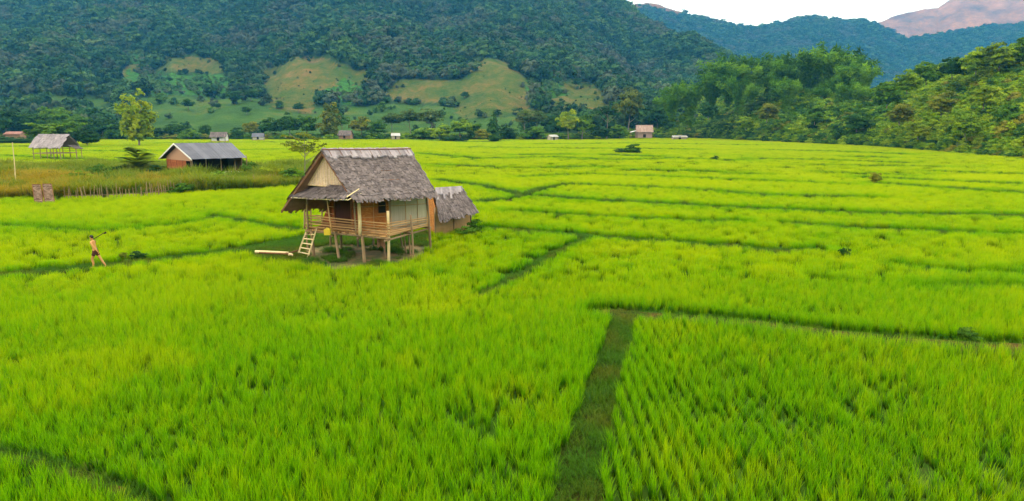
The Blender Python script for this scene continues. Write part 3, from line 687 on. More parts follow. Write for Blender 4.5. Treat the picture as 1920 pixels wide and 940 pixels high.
def plainmat(name, col, rough=.6, spec=.4):
    m, n, o = new_mat(name); p = N(n, 'ShaderNodeBsdfPrincipled'); p.inputs['Roughness'].default_value = rough; p.inputs['Specular IOR Level'].default_value = spec
    c = mixrgb(n, math_(n, 'MULTIPLY', noise(n, 6, 4), .5), col, tuple(x*.6 for x in col)); n.links.new(c, p.inputs['Base Color']); n.links.new(p.outputs[0], o.inputs[0]); return m
M['yellow_plastic'] = plainmat('yellow_plastic', (.75, .55, .03)); M['sack'] = plainmat('sack_cloth', (.42, .22, .12), .95, .1)
A_ = lambda *p: np.array(p, float)
def bil(q, s, t): return (q[0]*(1-s)+q[1]*s)*(1-t)+(q[3]*(1-s)+q[2]*s)*t      # q: top-left, top-right, bottom-right, bottom-left; t down
def thatch(q, name, parent, mat, rows, cols, seed, sag=.12, thick=.07, frin=.16, tw=None, lift=.03):
    """thatch slope: a sagging base sheet under overlapping rows of loose grass tongues"""
    rd = random.Random(seed); mb = MB(); q = [np.array(p, float) for p in q]
    nrm = np.cross(q[1]-q[0], q[3]-q[0]); nrm /= np.linalg.norm(nrm); nrm = nrm if nrm[2] > 0 else -nrm
    def pt(s, t):
        p = bil(q, s, t); b = sag*math.sin(math.pi*min(1, max(0, s)))*math.sin(math.pi*min(1, max(0, t))*.8+.2)
        return p-nrm*b+np.array([0, 0, .035*math.sin(s*17+seed)*t])
    ns, ntt = 14, 8; g = [[pt(i/ns, j/ntt) for i in range(ns+1)] for j in range(ntt+1)]
    vs = [p for r_ in g for p in r_]+[p-nrm*thick for r_ in g for p in r_]; K = (ns+1)*(ntt+1); fs = []
    for j in range(ntt):
        for i in range(ns):
            a = j*(ns+1)+i; fs += [(a, a+ns+1, a+ns+2, a+1), (K+a, K+a+1, K+a+ns+2, K+a+ns+1)]
    for i in range(ns): fs += [(i+1, i, K+i, K+i+1), (ntt*(ns+1)+i, ntt*(ns+1)+i+1, K+ntt*(ns+1)+i+1, K+ntt*(ns+1)+i)]
    for j in range(ntt): a = j*(ns+1); fs += [(a, K+a, K+a+ns+1, a+ns+1), (a+ns, a+2*ns+1, K+a+2*ns+1, K+a+ns)]
    mb.add(vs, fs, .4)
    L = np.linalg.norm(q[1]-q[0]); w = tw or L/cols*1.5
    for r_ in range(rows+1):
        for c_ in range(cols):
            s = (c_+rd.uniform(-.3, 1.3))/cols; t1 = (r_+rd.uniform(.2, .75))/rows; last = r_ >= rows-1
            ln = (1.9/rows)*rd.uniform(.8, 1.25); t1 = min(t1, 1.0); 
            t0 = max(0, t1-ln); ext = rd.uniform(.0, frin) if last else 0
            a0 = pt(min(1.01, max(-.01, s)), t0); a1 = pt(min(1.015, max(-.015, s+rd.uniform(-.012, .012))), t1)
            dn = a1-a0; Ld = np.linalg.norm(dn); 
            if Ld < .02: continue
            dn /= Ld; a1 = a1+dn*ext-np.array([0, 0, ext*.35]); sd = np.cross(dn, nrm)*w*rd.uniform(.3, .7); l0 = lift*rd.uniform(.1, .5); l1 = lift*rd.uniform(.5, 2.2)
            mid = (a0+a1)/2+nrm*(l0+l1)*.62
            cvv = rd.uniform(.1, .75) if rd.random() < .95 else rd.uniform(.85, 1)
            mb.add([a0-sd+nrm*l0, a0+sd+nrm*l0, mid+sd*.95, mid-sd*.95, a1+sd*rd.uniform(.3, .8)+nrm*l1, a1-sd*rd.uniform(.3, .8)+nrm*l1, a1+nrm*(l1-.035)],
                   [(0, 1, 2, 3), (3, 2, 4, 5), (5, 4, 6)], cvv)
    return mb.build(name, mat, parent)
def quadwall(name, pts, mat, parent, th=.04, c=.5):
    mb = MB(); mb.slab(pts, th, c); return mb.build(name, mat, parent)
# ---------------------------------------------------------------- the stilt hut
ZF = 1.6
FL, FN, FR = G(576, 429, ZF), G(727, 443, ZF), G(804, 422, ZF); FB = FL+(FR-FN)
R1, R2 = P(604, 284, 35.6), P(768, 282, 39.2)
ER1, ER2 = P(664, 375, 33.6), P(819, 366, 36.9)
EL1 = P(528, 394, 36.3); EL2 = EL1+(R2-R1)
base = (FL+FR)/2; base[2] = 0
hut = empty('stilt_hut', tuple(base), 'large thatched bamboo stilt hut with porch and railing, standing alone amid the rice', 'hut')
W1, W2, W4 = P(603, 430, 38.6), P(674, 430, 35.9), P(803, 420, 38.0)
for w_ in (W1, W2, W4): w_[2] = ZF
W5 = W1+(W4-W2)
UP = np.array([0, 0, 1.0])
def roof_z(p):                        # height of the thatch over a plan point (both slopes)
    best = None
    for a, b, c_ in ((R1, R2, ER2), (R1, R2, EL2)):
        nn = np.cross(b-a, c_-a); z = a[2]-(nn[0]*(p[0]-a[0])+nn[1]*(p[1]-a[1]))/nn[2]; best = z if best is None else min(best, z)
    return best
rs = thatch([R1, R2, ER2, ER1], 'roof', hut, M['thatch'], 20, 92, 1, .10, .09, .22, .16, .03)
thatch([R2, R1, EL1, EL2], 'roof', hut, M['thatch_under'], 9, 40, 2, .08, .08, .25, .16)
# ridge cap: pale grass bundles folded over the ridge and tied by a dark pole
cap = MB(); rd = random.Random(8)
for i in range(34):
    s0 = i/34; s1 = (i+1.25)/34; a, b = R1+(R2-R1)*s0, R1+(R2-R1)*min(s1, 1.01); dnr = (ER1-R1)/np.linalg.norm(ER1-R1); dnl = (EL1-R1)/np.linalg.norm(EL1-R1)
    le = rd.uniform(.50, .74); j = rd.uniform(0, .03); cvv = rd.uniform(0, 1)
    t0 = UP*(.10+j)
    cap.hexa([a+dnr*le+UP*.05, b+dnr*le+UP*.05, b+t0*.6, a+t0*.6], [a+dnr*le+UP*(.11+j), b+dnr*le+UP*(.11+j), b+t0*1.5, a+t0*1.5], cvv)
    cap.hexa([a+t0*.6, b+t0*.6, b+dnl*le*.7+UP*.05, a+dnl*le*.7+UP*.05], [a+t0*1.5, b+t0*1.5, b+dnl*le*.7+UP*(.11+j), a+dnl*le*.7+UP*(.11+j)], cvv)
cap.build('ridge_cap', M['ridge_cap'], rs)
rp = MB(); dnr = (ER1-R1)/np.linalg.norm(ER1-R1); rp.tube(R1+dnr*.16+UP*.20-(R2-R1)*.01, R2+dnr*.16+UP*.20, .028, c=.1, bend=.03, seg=6)
for i in range(9): q_ = R1+(R2-R1)*(i+.5)/9; rp.tube(q_+dnr*.1+UP*.2, q_+dnr*.55+UP*.12, .012, c=.2)
rp.build('ridge_pole', M['brown_wood'], rs)
# verge poles and rafters under the overhang
rf = MB()
for k_ in range(7):
    t = k_/6; a = R1+(R2-R1)*t; rf.tube(a-UP*.16, ER1+(ER2-ER1)*t-UP*.14, .03, c=.3); rf.tube(a-UP*.16, EL1+(EL2-EL1)*t-UP*.14, .03, c=.3)
for t in (.2, .4, .6, .8, .97):
    rf.tube(R1+(ER1-R1)*t-UP*.10, R2+(ER2-R2)*t-UP*.10, .02, c=.4); rf.tube(R1+(EL1-R1)*t-UP*.10-(R2-R1)*.02, R2+(EL2-R2)*t-UP*.10, .022, c=.5)
rf.build('rafters', M['brown_wood'], hut)
# gable of pale woven bamboo
def hit(u, v, a, n_): r = ray(u, v); o_ = np.array([0, 0, H]); return o_+r*(np.dot(a-o_, n_)/np.dot(r, n_))
lpn = np.cross(R2-R1, EL1-R1); lpn /= np.linalg.norm(lpn); lpn = lpn if lpn[2] > 0 else -lpn
gL, gA = hit(579, 347, R1-lpn*.12, lpn), hit(609, 297, R1-lpn*.14, lpn)
acr = gA-gL; acr[2] = 0; gn = np.cross(acr, UP); gR = hit(660, 353, gL, gn); print('gable', gL, gA, gR)
g = MB(); inn = (R2-R1)/np.linalg.norm(R2-R1)*.04
def gpt(a, b, t): return a+(b-a)*t
tri = [gL, gR, gA]
g.add([*tri, *[p+inn for p in tri]], [(0, 1, 2), (5, 4, 3), (0, 3, 4, 1), (1, 4, 5, 2), (2, 5, 3, 0)], .5)
gb = g.build('gable_wall', M['weave_pale'], hut)
gs = MB(); rd = random.Random(5)
for i in range(1, 15):                # upright split-bamboo battens over the weave
    t = i/15; bpt = gL+(gR-gL)*t; ax = gA; tt = min(t/.38, (1-t)/.62) if False else None
    s_apex = np.linalg.norm((gA-gL)[:2])/np.linalg.norm((gR-gL)[:2]); h_ = (t/s_apex if t < s_apex else (1-t)/(1-s_apex))
    top = bpt.copy(); zt = gL[2]+(gR[2]-gL[2])*t; top[2] = zt+(gA[2]-zt)*max(0, h_)*.97; gs.tube(bpt-inn*.6, top-inn*.6, .013, c=rd.random(), n=4)
gs.tube(gL-inn, gR-inn, .03, c=.2); gs.tube(gL-inn, gA-inn, .025, c=.4); gs.tube(gR-inn, gA-inn, .03, c=.9)
gs.build('batten', M['pale_bamboo'], gb)
# porch awning
a0, a1, a2, a3 = P(579, 343, 37.1), P(661, 350, 34.5), P(650, 372, 33.4), P(546, 368, 36.0)
thatch([a0, a1, a2, a3], 'porch_roof', hut, M['thatch_under'] if False else M['thatch'], 6, 34, 3, .05, .06, .22, .15, .035)
fr_ = MB(); fr_.tube(a3-UP*.08, a2-UP*.08, .03, c=.8, bend=.05, seg=5)
for t in (.02, .25, .5, .75, .98): fr_.tube(a0+(a1-a0)*t-UP*.09, a3+(a2-a3)*t-UP*.10, .022, c=.5)
fr_.tube(a2+A_(.0, 0, .06), a1+A_(.35, -.1, -.12), .03, c=1.0); fr_.tube(a2+A_(.02, 0, -.1), a1+A_(.5, -.3, -.34), .028, c=1.0)
fr_.build('porch_frame', M['pale_bamboo'], hut)
# walls
def wall_between(name, p, q, z0, z1, mat, th=.05, s0=0.0, s1=1.0, roofed=True, c=.5):
    a = p+(q-p)*s0; b = p+(q-p)*s1; a = A_(a[0], a[1], ZF+z0); b = A_(b[0], b[1], ZF+z0)
    at = A_(a[0], a[1], min(ZF+z1, roof_z(a)-.14) if roofed else ZF+z1); bt = A_(b[0], b[1], min(ZF+z1, roof_z(b)-.14) if roofed else ZF+z1)
    return quadwall(name, [a, b, bt, at], mat, hut, th, c)
fwall = wall_between('front_wall', W1, W2, 0, 2.5, M['weave_red'], .05, 0, .40)
wall_between('front_wall', W1, W2, 0, 2.5, M['weave_red'], .05, .84, 1.0)
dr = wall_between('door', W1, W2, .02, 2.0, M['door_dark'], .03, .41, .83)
dm = MB(); dd = (W2-W1); da_, db_ = W1+dd*.40, W1+dd*.835
for q_ in (da_, db_): dm.tube(q_-inn*1.2, q_-inn*1.2+UP*2.0, .04, c=.5)
dm.tube(da_-inn*1.2+UP*2.0, db_-inn*1.2+UP*2.0, .04, c=.4); dm.build('frame', M['brown_wood'], dr)
sb_ = MB(); sc_ = W2-W1
for h_ in (.35, .75, 1.15, 1.55): sb_.tube(W1-inn*1.1+UP*h_, W1+sc_*.39-inn*1.1+UP*h_, .02, c=.8, n=5)
sb_.build('batten', M['bamboo'], fwall)
sw = wall_between('side_wall', W2, W4, 0, 2.3, M['weave_orange'], .05, .02, .42)
pw = wall_between('side_wall', W2, W4, -.02, 2.3, M['plank_grey'], .05, .43, 1.0); tag(pw, 'grey split bamboo panel of the side wall')
wall_between('back_wall', W4, W5, 0, 2.3, M['plank_brown'], .05); wall_between('side_wall', W5, W1, 0, 2.3, M['plank_brown'], .05)
wn = MB(); sdv = (W4-W2)/np.linalg.norm(W4-W2); outv = np.cross(UP, sdv); outv = outv if outv[1] < 0 else -outv
q_ = W2+(W4-W2)*.27+outv*.04+UP*.95
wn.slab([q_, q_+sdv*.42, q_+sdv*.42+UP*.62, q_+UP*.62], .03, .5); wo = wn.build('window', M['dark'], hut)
wf = MB()
for a, b in ((0, .42), ): 
    for z in (0, .62): wf.tube(q_+UP*z+outv*.02, q_+sdv*.42+UP*z+outv*.02, .02, c=.4)
    for s_ in (0, .42): wf.tube(q_+sdv*s_+outv*.02, q_+sdv*s_+UP*.62+outv*.02, .02, c=.4)
wf.build('frame', M['brown_wood'], wo)
bt = MB(); Ls = np.linalg.norm(W4-W2)
for t in (.02, .2, .42, .445, .66, .84, .985):
    q_ = W2+(W4-W2)*t+outv*.05; bt.tube(q_, A_(q_[0], q_[1], roof_z(q_)-.15), .028 if t in (.42, .985) else .018, c=.8, knots=False)
for h_ in (.12, .75, 1.35): bt.tube(W2+(W4-W2)*.02+outv*.05+UP*h_, W2+(W4-W2)*.42+outv*.05+UP*h_, .015, c=.5)
for h_ in (.1, 1.3): bt.tube(W2+(W4-W2)*.44+outv*.05+UP*h_, W2+(W4-W2)*.99+outv*.05+UP*h_, .018, c=.4)
bt.build('batten', M['bamboo'], sw)
# floor of split bamboo and its beams
fl = MB(); rd = random.Random(3)
e1 = FN-FL; e2 = FR-FN; nb_ = 58
for i in range(nb_):
    s0 = i/nb_; j0 = rd.uniform(-.03, .02); a = FL+e1*s0; fl.tube(a+e2*j0-UP*.03, a+e2*(1+rd.uniform(-.02, .03))-UP*.03, e1_ := np.linalg.norm(e1)/nb_*.5, c=rd.random(), n=5)
floor_ = fl.build('floor', M['bamboo'], hut)
bm_ = MB()
for t in (.01, .5, .99): bm_.tube(FL+e2*t-UP*.14-e1*.03, FN+e2*t-UP*.14+e1*.03, .06, c=.5, bend=.03, seg=4)
for t in (.02, .34, .66, .98): bm_.tube(FL+e1*t-UP*.25-e2*.04, FL+e1*t+e2-UP*.25+e2*.04, .055, c=.4, bend=.03, seg=4)
bm_.build('floor_beam', M['post'], floor_)
# posts
def post(name, lo, hi, r0, r1=None, mat='post', c=.6, bend=.03, parent=hut):
    mb = MB(); mb.tube(lo, hi, r0, r1 or r0*.85, 8, c, bend, 5); return mb.build(name, M[mat], parent, smooth=True)
def gp(u, d, z=-.15): return A_((u-960)/F*(d*math.cos(PITCH)-(z-H)*math.sin(PITCH)), d, z)
for (u0, d0, u1, v1, d1, r0) in ((589, 36.9, 583, 431, 36.8, .085), (637, 35.6, 628, 437, 35.9, .085), (684, 35.2, 679, 443, 35.2, .095), (641, 38.6, 640, 437, 38.4, .07),
        (578, 38.7, 573, 432, 38.7, .06), (771, 37.2, 766, 430, 36.9, .055), (763, 37.4, 757, 431, 37.2, .05), (757, 38.6, 750, 434, 38.4, .06), (715, 38.9, 712, 436, 38.5, .06),
        (723, 36.3, 720, 441, 36.0, .06), (700, 39.5, 699, 436, 39.5, .06), (672, 39.5, 670, 436, 39.5, .06), (620, 39.3, 620, 434, 39.3, .06)):
    post('stilt', gp(u0, d0), P(u1, v1, d1), r0)
post('stilt', gp(729, 34.8), P(727, 396, 34.6), .075, .07, 'pale_bamboo', .5)
post('stilt', gp(775, 36.4), P(770, 403, 36.3), .06, .05, 'post', .7)
post('stilt', gp(808, 38.1), P(801, 371, 37.9), .075, .065, 'post', .3)
for (u0, v0, u1, v1, d, r0, mt) in ((578, 430, 575, 372, 36.6, .06, 'post'), (571, 430, 570, 372, 38.4, .06, 'post'), (584, 430, 582, 372, 38.0, .05, 'post'), (622, 434, 613, 370, 35.3, .045, 'bamboo'), (675, 440, 671, 366, 34.9, .10, 'pale_bamboo'),
        (668, 440, 664, 366, 34.8, .045, 'post'), (604, 434, 603, 374, 38.3, .05, 'post')):
    post('porch_post', P(u0, v0, d), P(u1, v1, d), r0, None, mt, .7)
# railings
rl = MB(); rd = random.Random(6)
for k_, (va, vb) in enumerate(((404, 420), (409, 425), (415, 430), (420, 435), (426, 440))):
    mid = P(655, (va+vb)/2+1.0, 35.5); a = P(573, va-1, 36.9); b = P(731, vb, 34.5)
    rl.tube(a, b, .036, .03, 7, rd.random(), .03, 8)
    if k_ % 2 == 0: rl.tube(a+A_(0, .1, -.05), b+A_(0, .1, -.04), .03, .026, 6, rd.random(), .04, 8)
r_o = rl.build('railing', M['bamboo'], hut)
rl = MB()
for k_, (va, vb) in enumerate(((419, 407), (425, 411), (430, 415), (436, 419), (440, 422))):
    rl.tube(P(724, va, 34.5), P(806, vb, 38.2), .032, .026, 7, rd.random(), .04, 8)
rl.build('railing', M['bamboo'], hut)
rl = MB()
for k_ in range(4): rl.tube(P(574, 405+6*k_, 36.9), P(604, 403+5*k_, 38.7), .03, .026, 7, rd.random(), .03, 4)
rl.build('railing', M['bamboo'], hut)
# things kept under and beside the hut
def one(mb, name, mat, lab, cat, origin, group=None): o = mb.build(name, mat, origin=origin); return tag(o, lab, cat, group)
ld0, ld1, lt0, lt1 = gp(558, 37.0, 0), gp(576, 36.3, 0), P(576, 431, 37.2), P(593, 431, 36.6)
lad = empty('ladder', tuple((ld0+ld1)/2), 'crude bamboo ladder leaning up to the porch of the thatched hut', 'ladder')
for a, b in ((ld0, lt0), (ld1, lt1)): post('rail', a, b+(b-a)*.06, .05, .04, 'pale_bamboo', .7, .03, lad)
for i in range(1, 6):
    t = i/6; a = ld0+(lt0-ld0)*t; b = ld1+(lt1-ld1)*t; ex = (b-a)*.08; post('rung', a-ex, b+ex, .036, .036, 'pale_bamboo', .8, .0, lad)
for (ua, da, ub, db, r_, c_, lb) in ((479, 36.8, 541, 36.5, .085, .9, 'long pale bamboo log lying on the ground left of the hut ladder'), (486, 36.5, 545, 36.2, .05, .1, 'thin reddish pole lying in front of the long pale log'),
        (536, 36.3, 558, 37.3, .05, .0, 'short dark pole lying between the pale log and the ladder foot'), (541, 35.9, 549, 35.9, .07, 1.0, 'short white stump of log at the end of the lying logs')):
    mb = MB(); a, b = gp(ua, da, .32), gp(ub, db, .30); mb.tube(a, b, r_, r_*.9, 8, c_, .04, 6, False); one(mb, 'bamboo_log', M['pale_bamboo'] if c_ > .5 else M['brown_wood'], lb, 'log', a)
for i, (u_, d_) in enumerate(((480, 36.8), (540, 36.45))):
    mb = MB(); mb.tube(gp(u_, d_, -.1), gp(u_, d_, .26), .05, .045, 7, .3); one(mb, 'log_rest', M['post'], ['short stake holding up the far end of the long pale log', 'short stake under the ladder end of the long pale log'][i], 'stake', gp(u_, d_, 0))
c_ = P(615, 435, 35.6); can = empty('jerrycan', tuple(c_-A_(0, 0, .2)), 'yellow plastic can hanging under the front edge of the porch', 'can')
mb = MB(); x, y, z = c_; mb.box(x-.20, x+.14, y-.08, y+.08, z-.17, z+.12, .5); mb.hexa([(x-.20, y-.08, z+.121), (x+.14, y-.08, z+.121), (x+.14, y+.08, z+.121), (x-.20, y+.08, z+.121)], [(x-.12, y-.05, z+.19), (x+.08, y-.05, z+.19), (x+.08, y+.05, z+.19), (x-.12, y+.05, z+.19)], .5); mb.build('body', M['yellow_plastic'], can)
mb = MB(); mb.tube((x-.14, y, z+.19), (x-.14, y, z+.25), .03, c=.5); mb.build('cap', M['brown_wood'], can)
mb = MB(); mb.tube((x-.08, y, z+.18), (x-.03, y, z+.26), .014, c=.5); mb.tube((x-.03, y, z+.26), (x+.06, y, z+.18), .014, c=.5); mb.build('handle', M['yellow_plastic'], can)
# hanging brown cloth
mb = MB(); V = []; nn_ = 9; q0, q1 = P(705, 441, 36.4), P(722, 443, 36.0)
for j in range(7):
    for i in range(nn_):
        t = i/(nn_-1); w_ = 1-.12*j/6*(1+.5*math.sin(j)); q_ = q0+(q1-q0)*(.5+(t-.5)*w_); V.append(q_-UP*(.62*j/6*(1+.12*math.sin(t*9)))+A_(.02*math.sin(t*14+j*.4), .05*math.sin(t*11+j*.3), 0))
F1 = [(j*nn_+i, j*nn_+i+1, (j+1)*nn_+i+1, (j+1)*nn_+i) for j in range(6) for i in range(nn_-1)]; K = len(V)
mb.add(V+[v+A_(0, .02, 0) for v in V], F1+[tuple(K+x for x in reversed(f)) for f in F1], .5); one(mb, 'cloth', M['sack'], 'ragged brown cloth hanging from the floor under the hut', 'cloth', q0, )

# ---------------------------------------------------------------- the small thatched shed behind
sh0 = gp(845, 44, 0)
shed = empty('shed', tuple(sh0), 'small low thatched shed with orange woven gable, close behind the stilt hut', 'shed')
s1, s2 = P(816, 356, 44.3), P(866, 353, 46.2); e1_, e2_ = P(824, 414, 42.0), P(898, 398, 44.4); l1 = s1+(s1-e1_)*A_(1, 1, -1); l2 = l1+(s2-s1)
rs2 = thatch([s1, s2, e2_, e1_], 'roof', shed, M['thatch'], 9, 34, 21, .05, .07, .2, .14, .03)
thatch([s2, s1, l1, l2], 'roof', shed, M['thatch_under'], 5, 20, 22, .05, .06, .2, .14)
cap = MB(); rd = random.Random(18); dr_ = (e1_-s1)/np.linalg.norm(e1_-s1); dl_ = (l1-s1)/np.linalg.norm(l1-s1)
for i in range(16):
    a, b = s1+(s2-s1)*i/16, s1+(s2-s1)*(i+1.2)/16; le = rd.uniform(.5, .75) if i % 4 else 1.1; j = rd.uniform(0, .02)
    cap.hexa([a+dr_*le+UP*.05, b+dr_*le+UP*.05, b+UP*.06, a+UP*.06], [a+dr_*le+UP*(.10+j), b+dr_*le+UP*(.10+j), b+UP*.15, a+UP*.15], rd.random())
    cap.hexa([a+UP*.06, b+UP*.06, b+dl_*.5+UP*.05, a+dl_*.5+UP*.05], [a+UP*.15, b+UP*.15, b+dl_*.5+UP*.1, a+dl_*.5+UP*.1], rd.random())
cap.build('ridge_cap', M['ridge_cap'], rs2)
wb1, wb2 = gp(817, 43.0, 0), gp(884, 45.2, 0); wl = gp(802, 45.4, 0)
def up_to(p, z): return A_(p[0], p[1], z)
quadwall('front_wall', [wb1, wb2, up_to(wb2, 2.0), up_to(wb1, 2.05)], M['bamboo'], shed, .05)
ap = (wb1+wl)/2
mb = MB(); dd = (wb2-wb1)/np.linalg.norm(wb2-wb1)*.05; pl = [wl, wb1, up_to(wb1, 2.0), up_to(ap, s1[2]-.15), up_to(wl, 2.2)]
mb.add([*pl, *[p+dd for p in pl]], [(0, 1, 2, 3, 4), (9, 8, 7, 6, 5)]+[(i, (i+1) % 5, 5+(i+1) % 5, 5+i) for i in range(5)], .5); mb.build('gable_wall', M['weave_orange'], shed)
quadwall('back_wall', [wl, wl+(wb2-wb1), up_to(wl+(wb2-wb1), 2.0), up_to(wl, 2.0)], M['plank_brown'], shed, .05)
for q_ in (wb1, wb2, wl, (wb1+wb2)/2): post('post', up_to(q_, -.1)-A_(0, .06, 0), up_to(q_, 2.05)-A_(0, .06, 0), .05, .05, 'post', .5, .02, shed)

# ---------------------------------------------------------------- the tin-roofed barn
bd = 88.0
barn = empty('barn', tuple(gp(385, bd, 0)), 'long barn with a grey tin roof and red plank gable behind the weeds', 'barn')
b1, b2 = P(326, 269, 89.5), P(434, 268, 93.5); be1, be2 = P(360, 299, 85.2), P(463, 296, 89.4)
bl1 = P(298, 298, 93.0); bl2 = bl1+(b2-b1)
def tin(q, name, parent, mat, nsheet=9, seed=1):
    mb = MB(); q = [np.array(p) for p in q]; L = np.linalg.norm(q[1]-q[0]); nrm = np.cross(q[1]-q[0], q[3]-q[0]); nrm /= np.linalg.norm(nrm); nrm = nrm if nrm[2] > 0 else -nrm; rd = random.Random(seed)
    for k_ in range(nsheet):
        cvv = rd.random(); st = 10; vs = []; dz = rd.uniform(0, .02)+(k_ % 2)*.02
        for i in range(st+1):
            s = (k_+i/st*1.06)/nsheet; of = nrm*(.02*math.sin(i/st*math.pi*8)+dz)
            for t in (0, 1.0+rd.uniform(-.01, .01) if i == 0 else 1.0): vs.append(bil(q, min(s, 1.0), t)+of)
        K = len(vs); fs = [(2*i, 2*i+1, 2*i+3, 2*i+2) for i in range(st)]
        mb.add(vs+[v-nrm*.015 for v in vs], fs+[tuple(K+x for x in reversed(f)) for f in fs], cvv)
    return mb.build(name, mat, parent)
tin([b1, b2, be2, be1], 'roof', barn, M['tin'], 9, 4); tin([b2, b1, bl1, bl2], 'roof', barn, M['tin'], 9, 5)
mb = MB(); off = (b1-b2)/np.linalg.norm(b1-b2)*.06
mb.slab([b1+off+UP*.03, be1+off+UP*.03, be1+off-UP*.17, b1+off-UP*.17], .04, .9); mb.slab([b1+off+UP*.03, bl1+off+UP*.03, bl1+off-UP*.17, b1+off-UP*.17], .04, .7); mb.build('barge_board', M['white_board'], barn)
vL, vR = bl1+(b1-bl1)*A_(.22, .22, 0), be1+(b1-be1)*A_(.30, .30, 0); ins = (b2-b1)/np.linalg.norm(b2-b1)*.5
for v_ in (vL, vR): v_ += ins
apx = b1+ins-UP*.15
mb = MB(); zl = bl1[2]+(b1[2]-bl1[2])*.22-.15; zr = be1[2]+(b1[2]-be1[2])*.30-.15
pl = [up_to(vL, 2.72), up_to(vR, 2.72), up_to(vR, zr), apx, up_to(vL, zl)]; dd = ins*.1
mb.add([*pl, *[p+dd for p in pl]], [(0, 1, 2, 3, 4), (9, 8, 7, 6, 5)]+[(i, (i+1) % 5, 5+(i+1) % 5, 5+i) for i in range(5)], .9); mb.build('gable_wall', M['plank_brown'], barn)
sid = (vR-vL); quadwall('end_wall', [up_to(vL+sid*.0, 0), up_to(vL+sid*.80, 0), up_to(vL+sid*.80, 2.7), up_to(vL, 2.7)], M['weave_red'], barn, .06)
lv = b2-b1; fA, fB = vR, vR+lv*.93-ins
quadwall('wall', [up_to(fA+lv*.05, 0), up_to(fB, 0), up_to(fB, 1.25), up_to(fA+lv*.05, 1.3)], M['white_board'], barn, .06)
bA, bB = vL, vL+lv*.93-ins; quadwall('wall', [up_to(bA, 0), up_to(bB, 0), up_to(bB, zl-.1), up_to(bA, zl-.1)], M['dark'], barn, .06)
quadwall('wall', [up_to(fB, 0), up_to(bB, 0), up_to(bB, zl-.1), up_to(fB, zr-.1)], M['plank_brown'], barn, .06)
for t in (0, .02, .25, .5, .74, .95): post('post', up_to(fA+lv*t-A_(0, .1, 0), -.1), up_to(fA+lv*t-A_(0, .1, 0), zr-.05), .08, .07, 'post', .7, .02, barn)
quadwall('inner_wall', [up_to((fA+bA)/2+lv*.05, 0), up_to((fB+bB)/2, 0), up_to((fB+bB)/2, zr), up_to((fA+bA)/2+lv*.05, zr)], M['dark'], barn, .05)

# ---------------------------------------------------------------- far field huts on stilts
def far_hut(u, vb, wpx, vr, ve, label, roofm, wallm, open_=False, stilt=1.1, yaw=0.0, gable_px=.12, name='field_hut', porch=0, group=None, depth=None, nst=4):
    d = depth or F*H/(vb-235); base = gp(u, d, 0); W = wpx/F*d; zr = float(vz(vr, d)); ze = float(vz(ve, d)); D_ = W*.72; zr += .02
    t = empty(name, tuple(base), label, 'hut', group, 0)
    ca, sa = math.cos(yaw), math.sin(yaw)
    def L(x, y, z): return base+A_(x*ca-y*sa, x*sa+y*ca, z)
    rows = 5; thatched = roofm in ('thatch', 'ridge_cap', 'thatch_pink')
    q = [L(-W/2*.96, 0, zr), L(W/2*.96, 0, zr), L(W/2, -D_/2-.5, ze), L(-W/2, -D_/2-.5, ze)]; q2 = [L(W/2*.96, 0, zr), L(-W/2*.96, 0, zr), L(-W/2, D_/2+.5, ze), L(W/2, D_/2+.5, ze)]
    if thatched:
        thatch(q, 'roof', t, M[roofm], 6, 16, int(u), .08, .12, .3, W/11, .06); thatch(q2, 'roof', t, M[roofm], 3, 9, int(u)+1, .08, .12, .3, W/11, .06)
    else: tin(q, 'roof', t, M[roofm], 5, int(u)); tin(q2, 'roof', t, M[roofm], 5, int(u)+1)
    bw, bdp = W*.42, D_*.42; top = ze+(.5 if not open_ else .3)
    if not open_:
        mb = MB(); c8 = [(-bw, -bdp), (bw, -bdp), (bw, bdp), (-bw, bdp)]
        mb.hexa([L(x, y, stilt) for x, y in c8], [L(x, y, top) for x, y in c8], .6); mb.build('wall', M[wallm], t)
        mb = MB(); mb.slab([L(-bw*.25, -bdp-.04, stilt+.05), L(bw*.15, -bdp-.04, stilt+.05), L(bw*.15, -bdp-.04, min(top, stilt+1.7)), L(-bw*.25, -bdp-.04, min(top, stilt+1.7))], .05, .5); mb.build('door', M['dark'], t)
        for s_ in (-1, 1):
            mb = MB(); x = s_*bw; pl = [L(x, -bdp, top-.0), L(x, bdp, top), L(x, 0, zr-.2)]; dd = L(s_*.05, 0, 0)-L(0, 0, 0)
            mb.add([*pl, *[p+dd for p in pl]], [(0, 1, 2), (5, 4, 3), (0, 3, 4, 1), (1, 4, 5, 2), (2, 5, 3, 0)], .8); mb.build('gable', M[wallm], t)
    mb = MB(); c8 = [(-bw-.3, -bdp-.5), (bw+.3, -bdp-.5), (bw+.3, bdp+.3), (-bw-.3, bdp+.3)]; mb.hexa([L(x, y, stilt-.15) for x, y in c8], [L(x, y, stilt-.01) for x, y in c8], .6); mb.build('floor', M['post'], t)
    for i in range(nst):
        for y in (-bdp-.35, bdp+.15):
            x = -bw-.1+(2*bw+.2)*i/(nst-1); topz = ze+(zr-ze)*.1 if (open_ or i in (0, nst-1)) else stilt
            mb = MB(); mb.tube(L(x, y, -.1), L(x+random.uniform(-.1, .1), y, topz), .09, .08, 6, .5); mb.build('stilt', M['post'], t)
    return t, L, (W, D_, zr, ze, bw, bdp, stilt)
random.seed(9)
t, L, dm_ = far_hut(106, 299, 60, 252, 276, 'open stilt shelter with a pale mottled thatch roof, at the far left of the rice', 'ridge_cap', 'plank_grey', True, 1.6, -.08, nst=5)
W, D_, zr, ze, bw, bdp, st = dm_
